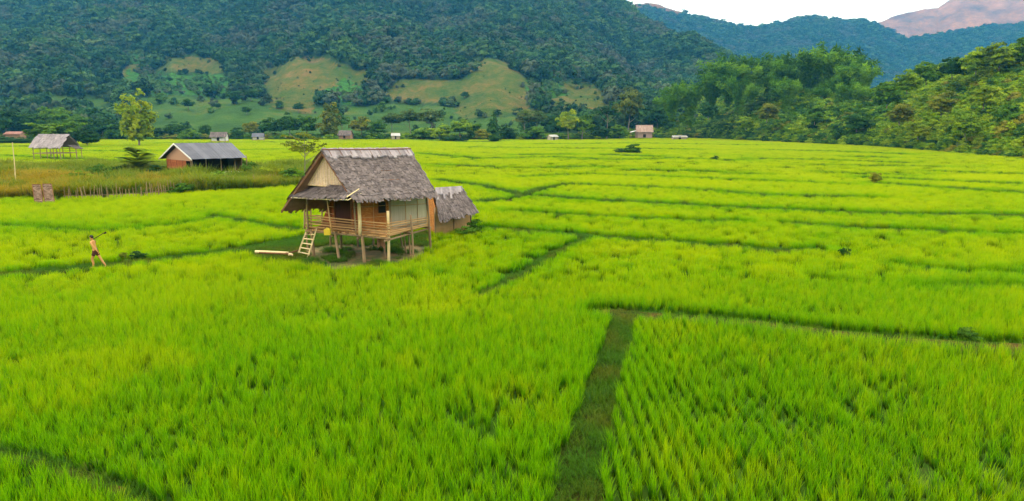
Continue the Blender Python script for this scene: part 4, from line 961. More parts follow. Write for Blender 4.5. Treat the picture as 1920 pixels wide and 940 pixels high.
mb = MB(); mb.tube(L(-bw, -bdp-.35, 2.5), L(bw, -bdp-.35, 2.55), .06, c=.7); mb.build('railing', M['post'], t); mb = MB(); mb.tube(L(-bw, bdp, 2.5), L(bw, bdp, 2.4), .06, c=.3); mb.build('railing', M['post'], t)
thatch([L(W/2*.96, -.9, ze+.45), L(W/2*.96, 1.1, ze+.45), L(W/2+2.1, 1.0, ze-.25), L(W/2+2.1, -1.0, ze-.25)], 'side_roof', t, M['thatch'], 4, 10, 77, .05, .1, .3, .3, .05)
for y in (-.8, .8): mb = MB(); mb.tube(L(W/2+1.8, y, -.1), L(W/2+1.8, y, ze-.2), .08, c=.5); mb.build('stilt', M['post'], t)
far_hut(413, 268, 29, 248, 257, 'brown thatched field hut just above the barn roof', 'thatch', 'white_board', False, 1.0, .1, depth=278)
far_hut(485, 265, 22, 250, 257, 'little hut with a blue-grey tin roof right of the barn, below the slope', 'tin', 'white_board', False, 1.0, .25, depth=305)
far_hut(649, 264, 24, 245, 254, 'brown thatched field hut above the left end of the big hut roof', 'thatch', 'plank_brown', False, 1.2, -.1, depth=318)
far_hut(742, 261, 17, 250, 255, 'tiny white-roofed hut at the field edge above the big hut', 'tin_pale', 'plank_grey', False, .8, .2, depth=322)
far_hut(1036, 259, 18, 253, 257, 'tiny white gabled roof among bushes at the middle of the field edge', 'tin_pale', 'plank_grey', False, .3, .5, depth=322)
t, L, dm_ = far_hut(1207, 258.5, 31, 235, 248, 'pink-brown thatched hut with a small open porch before the dark trees', 'thatch_pink', 'thatch_pink', False, 1.0, 0, depth=352)
W, D_, zr, ze, bw, bdp, st = dm_
tin([L(-W/2-2.9, .8, ze+.1), L(-W/2+.1, .8, ze+.9), L(-W/2+.1, -1.9, ze+.6), L(-W/2-2.9, -1.9, ze-.2)], 'porch_roof', t, M['white_board'], 3, 3)
for x in (-W/2-2.7, -W/2-.5): mb = MB(); mb.tube(L(x, -1.7, 0), L(x, -1.7, ze+.1), .12, c=.7); mb.build('porch_post', M['post'], t)
t, L, dm_ = far_hut(1273, 260.5, 28, 254.5, 257.5, 'long low pale tin roof on the ground right of the pink-brown hut', 'tin_pale', 'plank_grey', False, .2, 0, depth=338)
far_hut(31, 266, 30, 247, 252, 'low hut with a faded red roof at the far left edge', 'tin_rust', 'plank_brown', False, .6, .12, depth=290)
# ---------------------------------------------------------------- fence of stakes, screens, pole
FENCE = [(120, 380), (200, 378), (260, 375), (300, 371), (350, 365), (420, 359), (470, 356), (520, 350), (560, 346)]
fg = [G(u, v) for u, v in FENCE]; fence = empty('stake_fence', tuple(fg[0]), 'rough fence of thin pale stakes along the weed strip', 'fence')
rd = random.Random(12); nfs = 98
cum = np.cumsum([0]+[np.linalg.norm(b-a) for a, b in zip(fg[:-1], fg[1:])])
for i in range(nfs):
    s = (i+rd.uniform(.1, .9))/nfs*cum[-1]; k_ = min(np.searchsorted(cum, s)-1, len(fg)-2); k_ = max(k_, 0); a = fg[k_]+(fg[k_+1]-fg[k_])*(s-cum[k_])/(cum[k_+1]-cum[k_])
    h_ = rd.uniform(1.1, 1.75); mb = MB(); mb.tube(a-UP*.1, a+A_(rd.uniform(-.22, .22), rd.uniform(-.1, .1), h_), .038, .026, 5, rd.random()); mb.build('stake', M['post'], fence)
mb = MB()
for a, b in zip(fg[:-1], fg[1:]): mb.tube(a+UP*.65, b+UP*.65, .025, c=.3, n=5)
mb.build('rail', M['post'], fence)
M['screen'] = weave_mat('woven_screen', (.17, .10, .07), (.44, .30, .23), 3.2, .6)
for (u0, u1, v0, v1, lb) in ((61, 79, 346, 381, 'left one of two brown woven screens leaning before the weeds'), (80, 100, 345, 381, 'right one of two brown woven screens leaning before the weeds')):
    d = F*H/(385-235); a, b = P(u0+5, v1, d), P(u1+3, v1, d); c_, e_ = P(u1-3, v0, d+.7), P(u0, v0, d+.7); o_ = empty('woven_screen', tuple(a), lb, 'screen', 'woven screens before the weeds')
    mb = MB(); mb.slab([a, b, c_, e_], .05, .5); mb.build('panel', M['screen'], o_)
    mb = MB()
    for p_, q_ in ((a, b), (b, c_), (c_, e_), (e_, a)): mb.tube(p_-A_(0, .05, 0), q_-A_(0, .05, 0), .03, c=.5)
    mb.build('frame', M['brown_wood'], o_)
mb = MB(); q_ = gp(30, 72, 0); mb.tube(q_, P(23, 267, 72), .06, .035, 6, .6, .08, 6); one(mb, 'pole', M['pale_bamboo'], 'tall thin bamboo pole standing in the weeds at the left edge', 'pole', q_)
# ---------------------------------------------------------------- the walker
def skin_mesh(name, joints, edges, mat, sub=2):
    me = bpy.data.meshes.new(name); me.from_pydata([j[:3] for j in joints], edges, []); ob = bpy.data.objects.new(name, me); COL.objects.link(ob)
    sk = ob.modifiers.new('s', 'SKIN'); ss = ob.modifiers.new('u', 'SUBSURF'); ss.levels = sub; ss.render_levels = sub
    for i, j in enumerate(joints):
        r_ = me.skin_vertices[0].data[i]; r_.radius = (j[3], j[4] if len(j) > 4 else j[3]); r_.use_root = (i == 0)
    dg = bpy.context.evaluated_depsgraph_get(); m2 = bpy.data.meshes.new_from_object(ob.evaluated_get(dg)); bpy.data.objects.remove(ob)
    m2.name = name; m2.materials.clear(); m2.materials.append(mat); m2.polygons.foreach_set('use_smooth', [True]*len(m2.polygons)); return m2
M['skin'] = plainmat('skin', (.62, .30, .10), .55, .3); M['hair'] = plainmat('hair', (.012, .009, .008), .6); M['shorts'] = plainmat('shorts', (.10, .04, .03), .9, .1)
M['waist'] = plainmat('waist_cloth', (.45, .40, .38), .9, .1)
pl_ = G(183, 508); pl_[2] = .16
man = empty('person', tuple(pl_), 'bare-chested person in dark brown shorts striding left along the path, pole over one shoulder', 'person')
# x is the walking direction (towards the left of the photo is -x), y away, z up; height 1.62 m
J = [(0, 0, .86, .135, .10), (-.02, 0, 1.02, .12, .085), (-.05, 0, 1.20, .155, .10), (-.07, 0, 1.33, .13, .085), (-.09, 0, 1.42, .05, .05), (-.115, 0, 1.50, .075, .07), (-.125, 0, 1.56, .082, .08), (-.12, 0, 1.62, .062, .065),
     (0, -.08, .80, .085), (-.16, -.09, .45, .058), (-.10, -.09, .24, .052), (-.17, -.09, .05, .034), (-.30, -.09, .02, .026),          # front leg
     (0, .08, .80, .085), (.17, .09, .47, .058), (.28, .09, .27, .050), (.40, .09, .10, .034), (.32, .09, .02, .026),                # rear leg
     (-.07, -.18, 1.33, .058), (.08, -.22, 1.10, .042), (.23, -.20, .90, .028), (.27, -.19, .83, .026),                               # arm swung back
     (-.09, .18, 1.33, .058), (-.31, .19, 1.20, .040), (-.24, .16, 1.33, .028), (-.17, .13, 1.40, .026)]                              # arm bent up to the pole
E = [(0, 1), (1, 2), (2, 3), (3, 4), (4, 5), (5, 6), (6, 7), (0, 8), (8, 9), (9, 10), (10, 11), (11, 12), (0, 13), (13, 14), (14, 15), (15, 16), (16, 17), (3, 18), (18, 19), (19, 20), (20, 21), (3, 22), (22, 23), (23, 24), (24, 25)]
bmx = skin_mesh('body', J, E, M['skin'])
import bmesh
bmb = bmesh.new(); bmb.from_mesh(bmx)
def finger_chain(rt, dirn, curl, sgn):
    rt = A_(*rt); js = []; dirn = A_(*dirn)/np.linalg.norm(dirn); cu = A_(*curl)
    side = np.cross(dirn, cu); L4 = (.030, .034, .031, .025)
    out_ = []
    for i in range(4):
        b = rt+side*(.016*(i-1.5)); p1 = b+dirn*.03; p2 = p1+(dirn+cu*.5)/1.12*L4[i]; p3 = p2+(dirn*.3+cu)/1.05*L4[i]*.7
        out_.append([(*b, .010), (*p1, .0095), (*p2, .0085), (*p3, .007)])
    b = rt+side*(.03*sgn)-dirn*.02; p1 = b+side*sgn*.02+dirn*.022; p2 = p1+dirn*.02+cu*.02; out_.append([(*b, .012), (*p1, .010), (*p2, .009)])
    return out_
for ch in finger_chain((.275, -.19, .82), (.25, .05, -1), (-1, 0, -.1), 1)+finger_chain((-.165, .125, 1.405), (.6, -.3, .8), (.8, .1, -.6), -1):
    fm = skin_mesh('finger', ch, [(i, i+1) for i in range(len(ch)-1)], M['skin'], 1); bmb.from_mesh(fm)
def ball(bmm, c, r, sx=1, sy=1, sz=1):
    r_ = bmesh.ops.create_uvsphere(bmm, u_segments=12, v_segments=8, radius=r); bmesh.ops.scale(bmm, vec=(sx, sy, sz), verts=r_['verts']); bmesh.ops.translate(bmm, vec=c, verts=r_['verts'])
ball(bmb, (-.205, 0, 1.535), .018, 1.2, .8, 1.1); ball(bmb, (-.115, -.083, 1.55), .02, .6, .5, 1.1); ball(bmb, (-.115, .083, 1.55), .02, .6, .5, 1.1); ball(bmb, (-.185, 0, 1.495), .016, .7, 1.4, .5)
bmb.to_mesh(bmx); bmb.free(); bmx.polygons.foreach_set('use_smooth', [True]*len(bmx.polygons))
body = link('body', bmx, man)
bmb = bmesh.new()
r_ = bmesh.ops.create_icosphere(bmb, subdivisions=3, radius=.098)
for v_ in list(bmb.verts):
    if v_.co.z < -.02 and v_.co.x < .01: bmb.verts.remove(v_)
    elif v_.co.x < -.07 and v_.co.z < .03: bmb.verts.remove(v_)
bmesh.ops.scale(bmb, vec=(1.02, .93, .95), verts=bmb.verts); bmesh.ops.translate(bmb, vec=(-.112, 0, 1.595), verts=bmb.verts)
for v_ in bmb.verts: v_.co *= 1+.006*math.sin(v_.co.x*130+v_.co.y*90)
hm = bpy.data.meshes.new('hair'); bmb.to_mesh(hm); bmb.free(); hm.materials.append(M['hair']); link('hair', hm, man)
sj = [(0, 0, .87, .150, .115), (0, 0, .97, .138, .10), (0, -.085, .80, .105), (-.09, -.092, .62, .088), (0, .085, .80, .105), (.10, .092, .60, .088)]
link('shorts', skin_mesh('shorts', sj, [(0, 1), (0, 2), (2, 3), (0, 4), (4, 5)], M['shorts'], 2), man)
sj = [(0, 0, .965, .145, .105), (-.01, 0, 1.01, .137, .10)]
link('waist_cloth', skin_mesh('waist_cloth', sj, [(0, 1)], M['waist'], 2), man)
bmb = bmesh.new(); ball(bmb, (-.196, -.032, 1.548), .010); ball(bmb, (-.196, .032, 1.548), .010); em = bpy.data.meshes.new('eyes'); bmb.to_mesh(em); bmb.free(); em.materials.append(M['hair']); link('eyes', em, body)
hoe = empty('hoe', (pl_[0]-.27, pl_[1]+.10, pl_[2]+1.38), 'long dark wooden pole tool carried over the shoulder of the walking person', 'tool')
mb = MB(); a = pl_+A_(-.24, .12, 1.39); b = pl_+A_(.60, .06, 1.84); mb.tube(a, b, .022, .018, 8, .3, .01, 4); mb.build('handle', M['door_dark'], hoe)
mb = MB(); dv = (b-a)/np.linalg.norm(b-a); mb.slab([b-dv*.14, b+dv*.02, b+dv*.06-UP*.10, b-dv*.10-UP*.07], .012, .2); mb.build('blade', M['dark'], hoe)

# ---------------------------------------------------------------- trees
def trunk_mesh(name, seed, h=1.0, r=.03, limbs=6, spread=.35, mat='bark', fork=.35):
    rd = random.Random(seed); mb = MB(); top = A_(rd.uniform(-.05, .05), rd.uniform(-.05, .05), h*.8)
    st_ = random.getstate(); random.seed(seed)
    mb.tube((0, 0, -.03), top*fork, r, r*.75, 7, .5, .01, 3); mb.tube(top*fork, top, r*.75, r*.25, 6, .5, .02, 3)
    for i in range(limbs):
        t = rd.uniform(fork, .9); a = top*t; an = i*2.4+rd.uniform(-.4, .4); L = spread*rd.uniform(.6, 1.1)
        mb.tube(a, a+A_(math.cos(an)*L, math.sin(an)*L, rd.uniform(.1, .3)*h), r*.4, r*.12, 5, .5, .02, 2)
    random.setstate(st_)
    me = bpy.data.meshes.new(name); me.from_pydata(mb.v, [], mb.f); at = me.attributes.new('cv', 'FLOAT', 'POINT'); at.data.foreach_set('value', np.array(mb.c, np.float32)); me.materials.append(M[mat]); return me
def shift(me, dz):
    k = len(me.vertices); c_ = np.empty(3*k, np.float32); me.vertices.foreach_get('co', c_); c_[2::3] += dz; me.vertices.foreach_set('co', c_); me.update(); return me
PROT = {}
def proto(kind, v):
    key = (kind, v)
    if key in PROT: return PROT[key]
    r = np.random.default_rng(abs(hash(kind)) % 1000 if False else sum(map(ord, kind))+v*31)
    mat = {'dark': 'leaf_dark', 'green': 'leaf_green', 'bright': 'leaf_lime', 'yellow': 'leaf_yellow', 'olive': 'leaf_olive', 'cream': 'leaf_cream'}
    shape, tone = kind.split('_')
    m_ = M[mat[tone]] if tone in mat else M['leaf_green']
    if shape == 'round': cr = shift(blob_crown('crown', m_, r, 46, 46, (.5, .5, .40), .30, .095, True, .5), .62); tr = trunk_mesh('trunk', v, .75, .028)
    elif shape == 'bush': cr = shift(blob_crown('crown', m_, r, 40, 46, (.5, .5, .5), .32, .10, True, .4), .42); tr = trunk_mesh('trunk', v, .5, .02)
    elif shape == 'column': cr = shift(blob_crown('crown', m_, r, 64, 40, (.34, .34, .66), .22, .085, True, .35), .49); tr = trunk_mesh('trunk', v, .9, .022, 8, .2)
    elif shape == 'cone': 
        cr = blob_crown('crown', m_, r, 60, 36, (.34, .34, .5), .2, .08, True, .2); k = len(cr.vertices); c_ = np.empty(3*k, np.float32); cr.vertices.foreach_get('co', c_); f = np.clip(.95-(c_[2::3]+.3), .12, 1.15); c_[0::3] *= f; c_[1::3] *= f; c_[2::3] += .48; cr.vertices.foreach_set('co', c_); cr.update(); tr = trunk_mesh('trunk', v, .8, .02, 8, .2)
    elif shape == 'umbrella': cr = shift(blob_crown('crown', m_, r, 40, 42, (.62, .62, .17), .24, .07, False, .3), .80); tr = trunk_mesh('trunk', v, 1.0, .025, 9, .5)
    elif shape == 'tall': cr = shift(blob_crown('crown', m_, r, 40, 42, (.40, .40, .26), .30, .085, True, .4), .76); tr = trunk_mesh('trunk', v, .9, .018, 7, .28, 'bark', .55)
    PROT[key] = (tr, cr); return PROT[key]
def tree(u, d, vb, vt, wpx, kind, label, v=0, group=None, name=None, z=None):
    """tree standing d metres off, base at photo row vb (or height z), top at row vt"""
    z0 = float(vz(vb, d)) if z is None else z; zt = float(vz(vt, d)); h = zt-z0; w_ = wpx/F*d
    x = float(ux(u, (vb+vt)/2, d)); tr, cr = proto(kind, v)
    shape = kind.split('_')[0]
    full = {'round': 1.02, 'bush': 1.0, 'column': .70, 'cone': .62, 'umbrella': 1.25, 'tall': .82}[shape]
    nm = name or ('shrub' if shape == 'bush' else 'tree')
    r_ = empty(nm, (x, d, z0), label, 'shrub' if shape == 'bush' else 'tree', group, rz=random.uniform(0, 6.28))
    s_ = (w_/full, w_/full, h/1.0)
    link('trunk', tr, r_, sc=s_); link('crown', cr, r_, sc=s_); return r_
random.seed(77)
EG = 'trees along the foot of the mountain'
TL = [
 # u, dist, vbase, vtop, width, kind, variant, label
 (256, 235, 274, 180, 62, 'column_yellow', 0, 'tall yellow-green tree standing alone in the rice left of the barn'),
 (84, 230, 272, 232, 66, 'round_bright', 0, 'bright green round tree behind the left end of the open shelter'),
 (128, 238, 274, 228, 62, 'round_green', 1, 'bushy green tree behind the right end of the open shelter'),
 (162, 234, 273, 238, 46, 'bush_dark', 1, 'dark low bush right of the open shelter roof'),
 (8, 330, 262, 205, 64, 'round_dark', 0, 'dark broad tree at the left edge behind the red-roofed hut'),
 (60, 340, 262, 212, 62, 'round_dark', 1, 'dark tree just right of the red-roofed hut'),
 (100, 345, 262, 202, 58, 'round_green', 2, 'grey-green tree rising behind the open shelter'),
 (150, 345, 262, 216, 44, 'tall_green', 0, 'slim tree between the open shelter and the tall yellow tree'),
 (190, 340, 262, 222, 46, 'round_dark', 2, 'dark tree left of the tall yellow tree'),
 (214, 335, 262, 232, 36, 'bush_green', 0, 'low green bush at the left foot of the tall yellow tree'),
 (292, 340, 262, 236, 34, 'bush_dark', 0, 'small dark bush right of the tall yellow tree'),
 (330, 345, 262, 231, 52, 'round_dark', 0, 'wide dark bush tree above the barn gable'),
 (352, 330, 262, 240, 30, 'bush_green', 2, 'small green bush above the ridge of the barn'),
 (384, 340, 262, 234, 24, 'round_dark', 1, 'small dark tree left of the brown hut above the barn'),
 (445, 340, 262, 238, 26, 'bush_dark', 2, 'dark bush between the two small huts above the barn'),
 (470, 350, 262, 226, 30, 'round_olive', 0, 'olive tree right behind the tin-roofed little hut'),
 (510, 345, 262, 222, 40, 'round_dark', 2, 'dark tree right of the tin-roofed little hut'),
 (542, 345, 262, 216, 46, 'round_dark', 0, 'largest dark tree above the bare umbrella tree'),
 (576, 345, 262, 218, 42, 'round_green', 1, 'green tree left of the tall brownish tree'),
 (618, 340, 262, 200, 44, 'column_olive', 1, 'tall brownish olive tree left of the hut above the big roof'),
 (640, 350, 262, 214, 34, 'tall_green', 2, 'slim green tree rising behind the brown hut above the big roof'),
 (676, 345, 262, 219, 42, 'round_olive', 1, 'olive tree right of the brown hut above the big roof'),
 (706, 345, 262, 226, 40, 'round_green', 0, 'green tree left of the tiny white-roofed hut'),
 (735, 355, 262, 212, 42, 'tall_cream', 0, 'cream-flowered tree over the tiny white-roofed hut'),
 (770, 352, 262, 206, 48, 'tall_cream', 1, 'second cream-flowered tree right of the tiny white-roofed hut'),
 (808, 352, 262, 206, 52, 'tall_cream', 2, 'broadest cream-flowered tree in the field edge row'),
 (790, 335, 262, 236, 40, 'bush_green', 1, 'low green bush under the cream-flowered trees'),
 (824, 330, 262, 232, 44, 'bush_bright', 0, 'bright green bush under the broadest cream-flowered tree'),
 (862, 330, 262, 224, 52, 'round_bright', 1, 'bright green round tree right of the cream-flowered trees'),
 (893, 335, 262, 230, 34, 'bush_green', 0, 'green bush left of the dark pointed tree'),
 (926, 345, 262, 206, 34, 'cone_dark', 0, 'dark pointed tree below the yellowish knoll'),
 (905, 320, 262, 240, 30, 'bush_olive', 1, 'olive bush below the dark pointed tree'),
 (952, 335, 262, 232, 40, 'bush_dark', 1, 'dark bush between the pointed tree and the white-trunked trees'),
 (982, 348, 262, 208, 44, 'tall_cream', 2, 'left one of two pale-flowered trees with white trunks'),
 (1006, 350, 262, 208, 40, 'tall_cream', 0, 'right one of two pale-flowered trees with white trunks'),
 (998, 330, 262, 236, 46, 'bush_green', 2, 'low green bush in front of the white-trunked trees'),
 (1048, 350, 262, 214, 40, 'round_dark', 1, 'dark tree above the tiny white gabled roof'),
 (1066, 328, 261, 208, 40, 'round_yellow', 0, 'yellow-green round tree right of the tiny white gabled roof'),
 (1092, 332, 261, 214, 46, 'round_bright', 2, 'bright green tree next to the yellow-green round tree'),
 (1138, 345, 260, 198, 58, 'umbrella_dark', 0, 'dark flat-crowned tree left of the pink-brown hut'),
 (1128, 335, 260, 234, 44, 'bush_dark', 0, 'dark undergrowth bush beneath the flat-crowned tree'),
 (1180, 395, 250, 166, 52, 'round_olive', 2, 'tall brownish round tree above the pink-brown hut'),
 (1162, 350, 260, 232, 36, 'bush_green', 2, 'green bush left of the porch of the pink-brown hut'),
 (1232, 410, 256, 196, 50, 'round_dark', 2, 'dark tree right behind the pink-brown hut'),
 (1206, 425, 256, 205, 46, 'round_dark', 0, 'dark tree directly behind the pink-brown hut roof'),
 (1258, 400, 256, 218, 40, 'bush_dark', 2, 'dark bush behind the long low tin roof'),
]
for (u, d, vb, vt, wp_, kind, v, lab) in TL: tree(u, d, vb, vt, wp_, kind, lab, v, EG if d > 300 else None)
# scattered small trees on the lower slope
SL = [(395, 214, 14, 'dark tiny tree on the green slope, lowest above the barn'), (408, 206, 12, 'tiny tree on the green slope above the brown hut'), (352, 206, 20, 'small bush tree on the green slope right of the tall yellow tree'),
      (300, 196, 22, 'small tree high on the green slope beside the tall yellow tree'), (462, 216, 16, 'tiny dark tree on the slope above the tin-roofed little hut'), (470, 190, 22, 'small tree at the top edge of the green slope'),
      (524, 204, 16, 'tiny tree at the foot of the tan clearing'), (440, 196, 26, 'broad small tree in the middle of the green slope'), (560, 212, 18, 'small tree at the lower right of the tan clearing'), (716, 206, 16, 'small dark tree under the middle clearing'),
      (1082, 165, 18, 'lone dark tree in the tan clearing at the right'), (872, 186, 14, 'small tree at the left foot of the yellowish knoll')]
for i, (u, vb, hp, lab) in enumerate(SL):
    X, Y, Z, U, T = MAIN; j = int(np.clip((u+900)/3100*619, 0, 619)); col = np.array([uv_of(A_(X[r_, j], Y[r_, j], Z[r_, j]))[1] for r_ in range(260)])
    r_ = int(np.argmin(np.abs(col-vb))); d = float(Y[r_, j]); tree(u, d, vb+1.5, vb-hp, hp*1.15, 'round_dark' if i % 3 else 'bush_green', lab, i % 3, 'small trees dotted over the cleared slope', z=float(Z[r_, j])-.3)

# --- feathery layered young tree, bare umbrella tree, near shrubs
def frond_mesh(name, seed, n_l=9, per=6, h=1.0, spread=.55):
    r = np.random.default_rng(seed); Vs = []; Qs = []; cs = []; k = 0
    for L_ in range(n_l):
        z0_ = h*(.12+.72*L_/(n_l-1)); sp0 = spread*(1-.6*(L_/(n_l-1))**1.5)
        for b in range(per):
            an = r.uniform(0, 6.28); z = z0_+r.uniform(-.07, .07); sp = sp0*r.uniform(.6, 1.1); dirn = A_(math.cos(an), math.sin(an), 0); sd = A_(-math.sin(an), math.cos(an), 0); N_ = 26; cvb = r.uniform(0, 1)
            for i in range(N_):
                t = (i+.5)/N_; c_ = A_(0, 0, z)+dirn*sp*t+A_(0, 0, sp*(.95*t-.62*t*t)); w_ = .21*math.sin(math.pi*(t*.85+.12))*spread/.55
                for s_ in (-1, 1):
                    e = c_+sd*s_*w_-A_(0, 0, .012); hw = dirn*.032; Vs += [c_-hw, c_+hw, e+hw*.6, e-hw*.6]; Qs.append((k, k+1, k+2, k+3)); cs += [cvb]*4; k += 4
    return mesh_np(name, Vs, Qs, {'cv': cs}, False, M['leaf_lime'])
t = empty('tree', tuple(gp(262, 92, 0)), 'young tree with flat tiers of feathery green fronds in the weeds left of the barn', 'tree')
link('trunk', trunk_mesh('trunk', 5, 1, .018, 4, .2), t, sc=(4.6, 4.6, 4.4)); link('crown', frond_mesh('crown', 3, 5, 6, .96, .85), t, sc=(4.6, 4.6, 4.6))
t = empty('tree', tuple(gp(572, 86, 0)), 'sparse flat-topped yellowish tree in the weeds between barn and big hut', 'tree')
link('trunk', trunk_mesh('trunk', 6, 1.05, .018, 14, .5, 'bark', .3), t, sc=(5.4, 5.4, 6.6)); cr = blob_crown('crown', M['leaf_olive'], np.random.default_rng(8), 76, 24, (.54, .54, .26), .15, .045, False, .3); link('crown', shift(cr, .74), t, sc=(5.4, 5.4, 6.6))
NS = [(222, 90, 2.2, 3.0, 'bush_dark', 'dark shrub in the weeds left of the feathery tiered tree'), (298, 88, 2.3, 3.2, 'bush_dark', 'dark shrub between the feathery tiered tree and the barn gable'), (478, 88, 2.6, 3.4, 'bush_green', 'green shrub at the right end of the barn'),
      (512, 84, 2.6, 3.6, 'bush_yellow', 'yellow-green shrub right of the barn'), (452, 96, 3.2, 2.6, 'bush_green', 'leafy shrub behind the right end of the barn'), (545, 82, 2.2, 3.4, 'bush_green', 'green shrub beside the sparse flat-topped tree'), (600, 84, 2.2, 3.0, 'bush_yellow', 'yellowish shrub at the far end of the weed strip'),
      (90, 82, 1.8, 3.4, 'bush_dark', 'dark shrub in the weeds above the woven screens'), (874, 43.0, .9, 1.5, 'bush_green', 'low green bush against the front of the small thatched shed'), (889, 43.8, 1.2, 1.3, 'bush_green', 'green bush at the right corner of the small thatched shed'),
      (150, 80, 2.0, 3.0, 'bush_bright', 'bright green shrub in the weeds right of the woven screens'), (190, 86, 2.4, 3.2, 'bush_green', 'green shrub in the weeds midway between screens and tiered tree'), (398, 80, 1.9, 3.2, 'bush_bright', 'bright green shrub in the weeds before the barn openings'), (430, 78, 1.7, 2.6, 'bush_olive', 'olive shrub in the weeds before the right end of the barn'),
      (340, 70, 1.4, 2.4, 'bush_green', 'low green bush at the edge of the rice in front of the barn'), (1583, 35.5, .95, .65, 'bush_dark', 'small dark bush alone in the rice at the right of the photo'),
      (231, 35.3, .6, .6, 'bush_olive', 'brownish clump on the path just behind the walker'), (262, 35.6, .6, .9, 'bush_dark', 'dark leafy clump on the path behind the walker'),
      (1186, 172, 2.7, 5.0, 'bush_green', 'green bush alone in the far rice right of centre'), (1170, 176, 1.4, 6.0, 'bush_dark', 'low dark bush beside the lone green bush in the far rice'), (930, 286, 4.0, 8, 'bush_dark', 'dark bush on the far bund right of the big hut'), (850, 300, 2.6, 16, 'bush_dark', 'long low dark bush on the far bund above the big hut'),
      (1640, 84, 1.6, 1.5, 'bush_olive', 'small brownish bush on a bund in the right-hand rice'), (1340, 140, 1.1, 1.6, 'bush_dark', 'tiny dark bush in the far right-hand rice'), (1812, 21.9, .5, .9, 'bush_green', 'green clump on the bund near the right edge'), (30, 262, 3, 30, 'bush_dark', 'long dark hedge bush below the red-roofed hut')]
for i, (u, d, h_, w_, kind, lab) in enumerate(NS):
    tr, cr = proto(kind, i % 3); r_ = empty('shrub', tuple(gp(u, d, -.02)), lab, 'shrub', rz=0 if w_ > 10 else i*1.3); sy = min(w_, 5)
    link('trunk', tr, r_, sc=(w_, sy, h_*1.05)); link('crown', cr, r_, sc=(w_, sy, h_*1.05))

# ---------------------------------------------------------------- bamboo grove and the wooded hill
def bamboo_mesh(name, seed):
    """clump of arching culms with drooping feathery leaf sprays, 1 unit tall"""
    r = np.random.default_rng(seed); V = []; Nn = []; cvs = []; mb = MB()
    for c_ in range(22):
        an = r.uniform(0, 6.28); dv = A_(math.cos(an), math.sin(an), 0); le = r.uniform(.15, .6); hh = r.uniform(.7, 1.05); b0 = dv*r.uniform(0, .07); cv = r.uniform(0, 1); prev = None
        for i in range(9):
            t = i/8; p_ = b0+dv*le*t**2.2+A_(0, 0, hh*(t-.22*le*2*t**4))
            if prev is not None and i < 8: mb.tube(prev, p_, .006*(1.1-t), .006*(1-t)+.001, 4, cv)
            prev = p_
            if t > .06:
                for k in range(int(10+20*t)):
                    q = r.normal(0, .018+.022*t, 3)+A_(0, 0, -.02); V.append(p_+q); Nn.append(dv*.4+A_(0, 0, .6)+q*4); cvs.append(min(1, max(0, cv*.7+r.uniform(0, .3))))
    V = np.array(V); Nn = np.array(Nn); Vv, Q, c_ = leaves(V, Nn, .058, np.array(cvs), r, .34, .04)
    cr = mesh_np('crown', Vv, Q, {'cv': c_}, False, M['leaf_bamboo'])
    me = bpy.data.meshes.new('culms'); me.from_pydata(mb.v, [], mb.f); at = me.attributes.new('cv', 'FLOAT', 'POINT'); at.data.foreach_set('value', np.array(mb.c, np.float32)); me.materials.append(M['culm'])
    return me, cr
BP = [bamboo_mesh('bamboo', 300+i) for i in range(4)]
def hill_at(u, d):
    X, Y, Z, U, T = HILLG; j = int(np.clip((u-1080)/1420*159, 0, 159)); return float(np.interp(d, Y[:, j], Z[:, j])) if d > Y[0, j] else 0.0
BL = [(1372, 360, 96, 20, 'tallest clump at the left end of the bamboo grove'), (1335, 352, 118, 18, 'bamboo clump stepping down at the left of the grove'), (1298, 350, 146, 16, 'lower left bamboo clump of the grove'), (1262, 352, 158, 14, 'lowest leftmost bamboo clump of the grove'),
      (1412, 356, 104, 18, 'bamboo clump right of the tallest left clump'), (1450, 352, 94, 19, 'broad bamboo clump left of centre of the grove'), (1490, 362, 98, 18, 'narrow bamboo clump at the centre of the grove'), (1520, 346, 92, 19, 'upright bamboo plume just left of the highest plume'),
      (1552, 338, 78, 20, 'highest bamboo plume of the grove'), (1588, 334, 84, 19, 'arching bamboo plume right of the highest plume'), (1620, 320, 108, 17, 'bamboo clump at the right end of the grove'), (1560, 318, 140, 13, 'shorter bright bamboo spray below the highest plume'),
      (1600, 300, 148, 12, 'short bamboo spray low at the right of the grove'), (1390, 330, 140, 14, 'middle-height bamboo clump below the tallest left clump'), (1480, 322, 142, 13, 'middle-height bamboo clump below the centre of the grove')]
for i, (u, d, vt, hh, lab) in enumerate(BL):
    zt = float(vz(vt, d)); hh *= 1.35; z0 = zt-hh*.98; cu, cr = BP[i % 4]; x = float(ux(u, vt, d)); r_ = empty('bamboo_clump', (x, d, z0), lab, 'bamboo', 'bamboo clumps of the grove', rz=i*1.7)
    link('culms', cu, r_, sc=(hh*.95, hh*.95, hh)); link('crown', cr, r_, sc=(hh*.95, hh*.95, hh))
jr = np.random.default_rng(21)
jp = [blob_crown('hill_crown', M[mm], np.random.default_rng(400+i), 40, 34, (1, 1, .85), .34, .13, True, .5) for i, mm in enumerate(['leaf_dark', 'leaf_green', 'leaf_lime', 'leaf_green', 'leaf_lime', 'leaf_olive'])]
jy = [blob_crown('hill_crown', M[mm], np.random.default_rng(420+i), 40, 34, (1, 1, .85), .34, .13, True, .5) for i, mm in enumerate(['leaf_yellow', 'leaf_lime'])]
jb = [shift(BP[i][1], 0) for i in range(2)]
p = sheet_sample(HILLG, 30000, 40, jr, 0.0, .82); u_, v_ = uv_of(p); k0 = len(p)
keep = jr.uniform(0, 1, k0) < .9; p = p[keep][:9500]; u_ = u_[keep][:9500]; k = len(p); print('hill', k0, k)
X0 = np.clip((u_-1600)/120, 0, 1)
foot = p[:, 2] < 3.5
